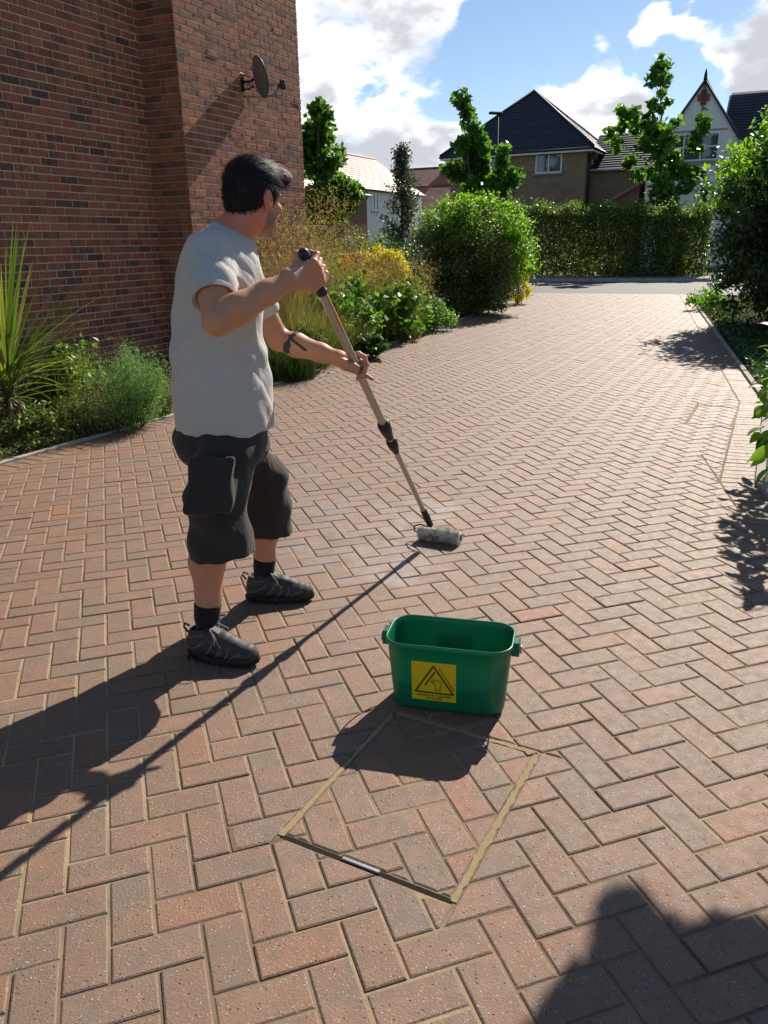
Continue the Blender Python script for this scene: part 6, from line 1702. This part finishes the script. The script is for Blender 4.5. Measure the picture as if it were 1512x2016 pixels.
# cargo pocket on the near thigh
pc_ = np.array(at(405, 965, 2.62)); tg = unit(hemR - hipR); pn = unit(np.array([-.12, -1.0, 0])); pn = unit(pn - tg * (pn @ tg)); px_ = np.cross(tg, pn); PR3 = np.stack([px_, pn, tg], 1)
ctr_leg = hipR + (hemR - hipR) * .50
pk = np.array(at(414, 960, 2.652))
so_.box(pk, (.070, .010, .085), PR3, .010, .010); so_.box(pk - tg * .080 + pn * .008, (.074, .008, .020), PR3, .006, .003)
so_.cut(cPel + UP * .07, UP, .004)
def sfold(X, Y, Z):
    z = Z - .62; q = .0036 * np.sin(30 * (X + .25 * Y) + 18 * Z + 2 * np.sin(11 * Z)) * np.clip(.8 - z, .2, 1) + .004 * np.sin(46 * Z + 24 * X) + .003 * np.sin(70 * X - 20 * Z) * np.sin(45 * Y); return q
soV, soF = so_.net(np.array([-.95, 2.48, .28]), np.array([-.25, 3.42, .98]), .006, sfold)
shorts = obj('cargo_shorts', soV, soF, MAT['shorts'], man, smooth=True)
# socks
for (an, kn, r0) in ((ankR, kR, .046), (ankL, kL, .044)):
    d_ = unit(kn - an); s_ = SDF(); s_.seg(an - UP * .06, an + d_ * .035, r0 - .002, r0 + .001, .01).seg(an + d_ * .03, an + d_ * .075, r0 + .001, r0 + .006, .01, True)
    v, f = s_.net(an - .12, an + .14, .0045); obj('sock', v, f, MAT['sock'], man, smooth=True)
# shoes
def shoe(heel, toe, ank):
    heel = np.array(heel); toe = np.array(toe); d = unit(toe - heel); lft = np.array([-d[1], d[0], 0]); R = np.stack([d, lft, UP], 1); L = .295; o_ = (heel + toe) / 2 - d * L / 2; P = lambda x, y, z: o_ + R @ np.array([x, y, z])
    s = SDF(); s.ell(P(.060, 0, .058), (.058, .038, .058), R, .02).ell(P(.130, 0, .058), (.080, .041, .050), R, .03).ell(P(.205, .0, .045), (.085, .046, .040), R, .03).ell(P(.250, .0, .040), (.042, .040, .032), R, .02)
    an_l = (ank - o_) @ R; s.chain([P(.062, 0, .07), P(.060, an_l[1] * .4, .098)], [.044, .046], .02).chain([P(.11, 0, .09), P(.16, 0, .078), P(.20, 0, .066)], [.034, .030, .028], .02)
    s.cut(P(0, 0, .016), -UP, .004); s.P.append(('ell', P(.055, an_l[1] * .4, .130), np.array([.040, .036, .040]), R, 0, .006, -1, None))
    w = lambda X, Y, Z: .0018 * np.sin(((X * d[0] + Y * d[1]) * 110 + Z * 90)) * np.sin((Z * 130 - (X * d[0] + Y * d[1]) * 60))
    c0 = P(.147, 0, .07); v, f = s.net(c0 - .20, c0 + .20, .0046, w); root = obj('shoe', v, f, MAT['shoe'], man, smooth=True)
    out = []
    for k in range(36):
        a = 2 * pi * k / 36; x = .1475 + .152 * cos(a); ww = .043 + .009 * math.sin(min(max((x - .05) / .2, 0), 1) * pi * .9) - (.012 if x < .06 else 0); y = ww * sin(a) * (1.0 if abs(sin(a)) < .98 else 1); out.append((x, y))
    V, F = [], []; lv = [(0.0, .965), (.004, 1.0), (.020, 1.01), (.028, .985), (.030, .93)]
    for (z, sc) in lv: V += [P(.1475 + (x - .1475) * sc, y * sc, z + (.010 * max(0, (x - .22) / .08) ** 1.5 if x > .22 else 0)) for x, y in out]
    n = 36
    for i in range(len(lv) - 1):
        for k in range(n): k2 = (k + 1) % n; F.append((i * n + k, i * n + k2, (i + 1) * n + k2, (i + 1) * n + k))
    F += [tuple(range(n))[::-1], tuple(range((len(lv) - 1) * n, len(lv) * n))]
    obj('sole', V, F, MAT['sole'], root)
    m = MB()
    for k in range(15):                    # tread lugs round the edge
        for sg in (-1, 1):
            x = .02 + .26 * k / 14; ww = .046 + .007 * math.sin(min(max((x - .05) / .2, 0), 1) * pi * .9) - (.008 if x < .05 or x > .26 else 0); m.box(P(x, sg * (ww - .004), .008), (.009, .010, .013), R, bev=.002)
    m.build('tread', MAT['sole'], root)['kind'] = 'stuff'
    m = MB()
    for k in range(5):
        x = .108 + .022 * k; z = .128 - .0118 * k
        for sg in (-1, 1): m.tube([P(x, -sg * .022, z - .010), P(x + .011, 0, z + .001), P(x + .020, sg * .022, z - .018)], .0022, 5)
    for sg in (-1, 1):
        m.tube([P(.110, 0, .123), P(.120, sg * .028, .135), P(.150, sg * .052, .105), P(.146, sg * .047, .082), P(.125, sg * .020, .105), P(.112, 0, .121)], .0021, 5); m.tube([P(.110, 0, .121), P(.135, sg * .030, .112), P(.165, sg * .046, .075)], .0021, 5)
    m.build('laces', MAT['lace'], root)
    m = MB(); m.tube([P(.006, 0, .095), P(-.010, 0, .115), P(-.004, 0, .130), P(.016, 0, .122)], .004, 6); m.build('heel_loop', MAT['black_plastic'], root)
    sv = BVHTree.FromPolygons([tuple(q) for q in v], [tuple(int(i) for i in q) for q in f])
    def band(pts, rad, nm, mat):
        for sg in (-1, 1):
            path = []
            for t in range(len(pts) - 1):
                for w_ in np.linspace(0, 1, 7)[:-1 if t < len(pts) - 2 else None]:
                    x = pts[t][0] + (pts[t + 1][0] - pts[t][0]) * w_; z = pts[t][1] + (pts[t + 1][1] - pts[t][1]) * w_
                    hit = sv.ray_cast(Vector(P(x, sg * .12, z)), Vector(-lft * sg))
                    if hit[0] is not None: path.append(np.array(hit[0]) - lft * sg * rad * .35)
            if len(path) > 2: m = MB(); m.tube(path, rad, 6); m.build(nm, mat, root)
    pm = MAT['shoe_panel']
    band([(.02, .045), (.06, .06), (.10, .085)], .0040, 'overlay', pm); band([(.10, .035), (.125, .065), (.135, .095)], .0045, 'overlay', pm); band([(.14, .032), (.165, .055), (.165, .085)], .0045, 'overlay', pm)
    band([(.18, .030), (.195, .050), (.195, .072)], .0040, 'overlay', pm); band([(.20, .032), (.225, .048), (.25, .055)], .0040, 'overlay', pm); band([(.015, .085), (.05, .10), (.09, .105)], .0045, 'collar', pm); band([(.01, .034), (.10, .034), (.20, .034), (.28, .040)], .0035, 'rand', MAT['sole'])
    m = MB(); m.box(P(.135, 0, .116), (.055, .036, .008), R @ np.array(Matrix.Rotation(radians(28), 3, 'Y')), bev=.003); m.build('tongue', MAT['shoe_panel'], root)
shoe(gp(376, 1288) * [1, 1, 0], gp(505, 1309) * [1, 1, 0], ankR); shoe(gp(483, 1180) * [1, 1, 0], gp(620, 1180) * [1, 1, 0], ankL)
# tattoo printed on the left forearm
tree = BVHTree.FromPolygons([tuple(v) for v in BV], [tuple(int(i) for i in f) for f in BF])
def z2p(p): return (500 + p[0] / 5.815, 470 + p[1] / 5.815)
TAT = [[(395, 1130), (420, 1150), (415, 1200), (430, 1215), (405, 1260), (412, 1305), (375, 1315), (340, 1290), (335, 1240), (345, 1195), (385, 1165)],
       [(378, 1085), (400, 1120), (395, 1150), (425, 1165), (560, 1275), (600, 1289), (617, 1277), (570, 1238), (470, 1165), (440, 1125), (490, 1108), (480, 1085), (525, 1075), (500, 1040), (470, 1045), (440, 1085), (405, 1105)]]
def inside(p, poly):
    c = False; j = len(poly) - 1
    for i in range(len(poly)):
        a, b = poly[i], poly[j]
        if (a[1] > p[1]) != (b[1] > p[1]) and p[0] < (b[0] - a[0]) * (p[1] - a[1]) / (b[1] - a[1]) + a[0]: c = not c
        j = i
    return c
TV, TF_ = [], []
st_ = 5
for X_ in range(330, 625, st_):
    for Y_ in range(1035, 1320, st_):
        if not any(inside((X_, Y_), q) for q in TAT): continue
        quad = []
        for (dx, dy) in ((-.5, -.5), (-.5, .5), (.5, .5), (.5, -.5)):
            x, y = z2p((X_ + dx * st_, Y_ + dy * st_)); d = Vector(unit(ray(x, y))); hit = tree.ray_cast(Vector(CAM), d)
            if hit[0] is None or hit[3] > 5: break
            quad.append(np.array(hit[0]) + np.array(hit[1]) * (.0012 if np.array(hit[1]) @ np.array(d) < 0 else -.0012))
        if len(quad) == 4: b = len(TV); TV += quad; TF_.append((b, b + 1, b + 2, b + 3))
if TF_: obj('tattoo', TV, TF_, MAT['tattoo'], bodyo)
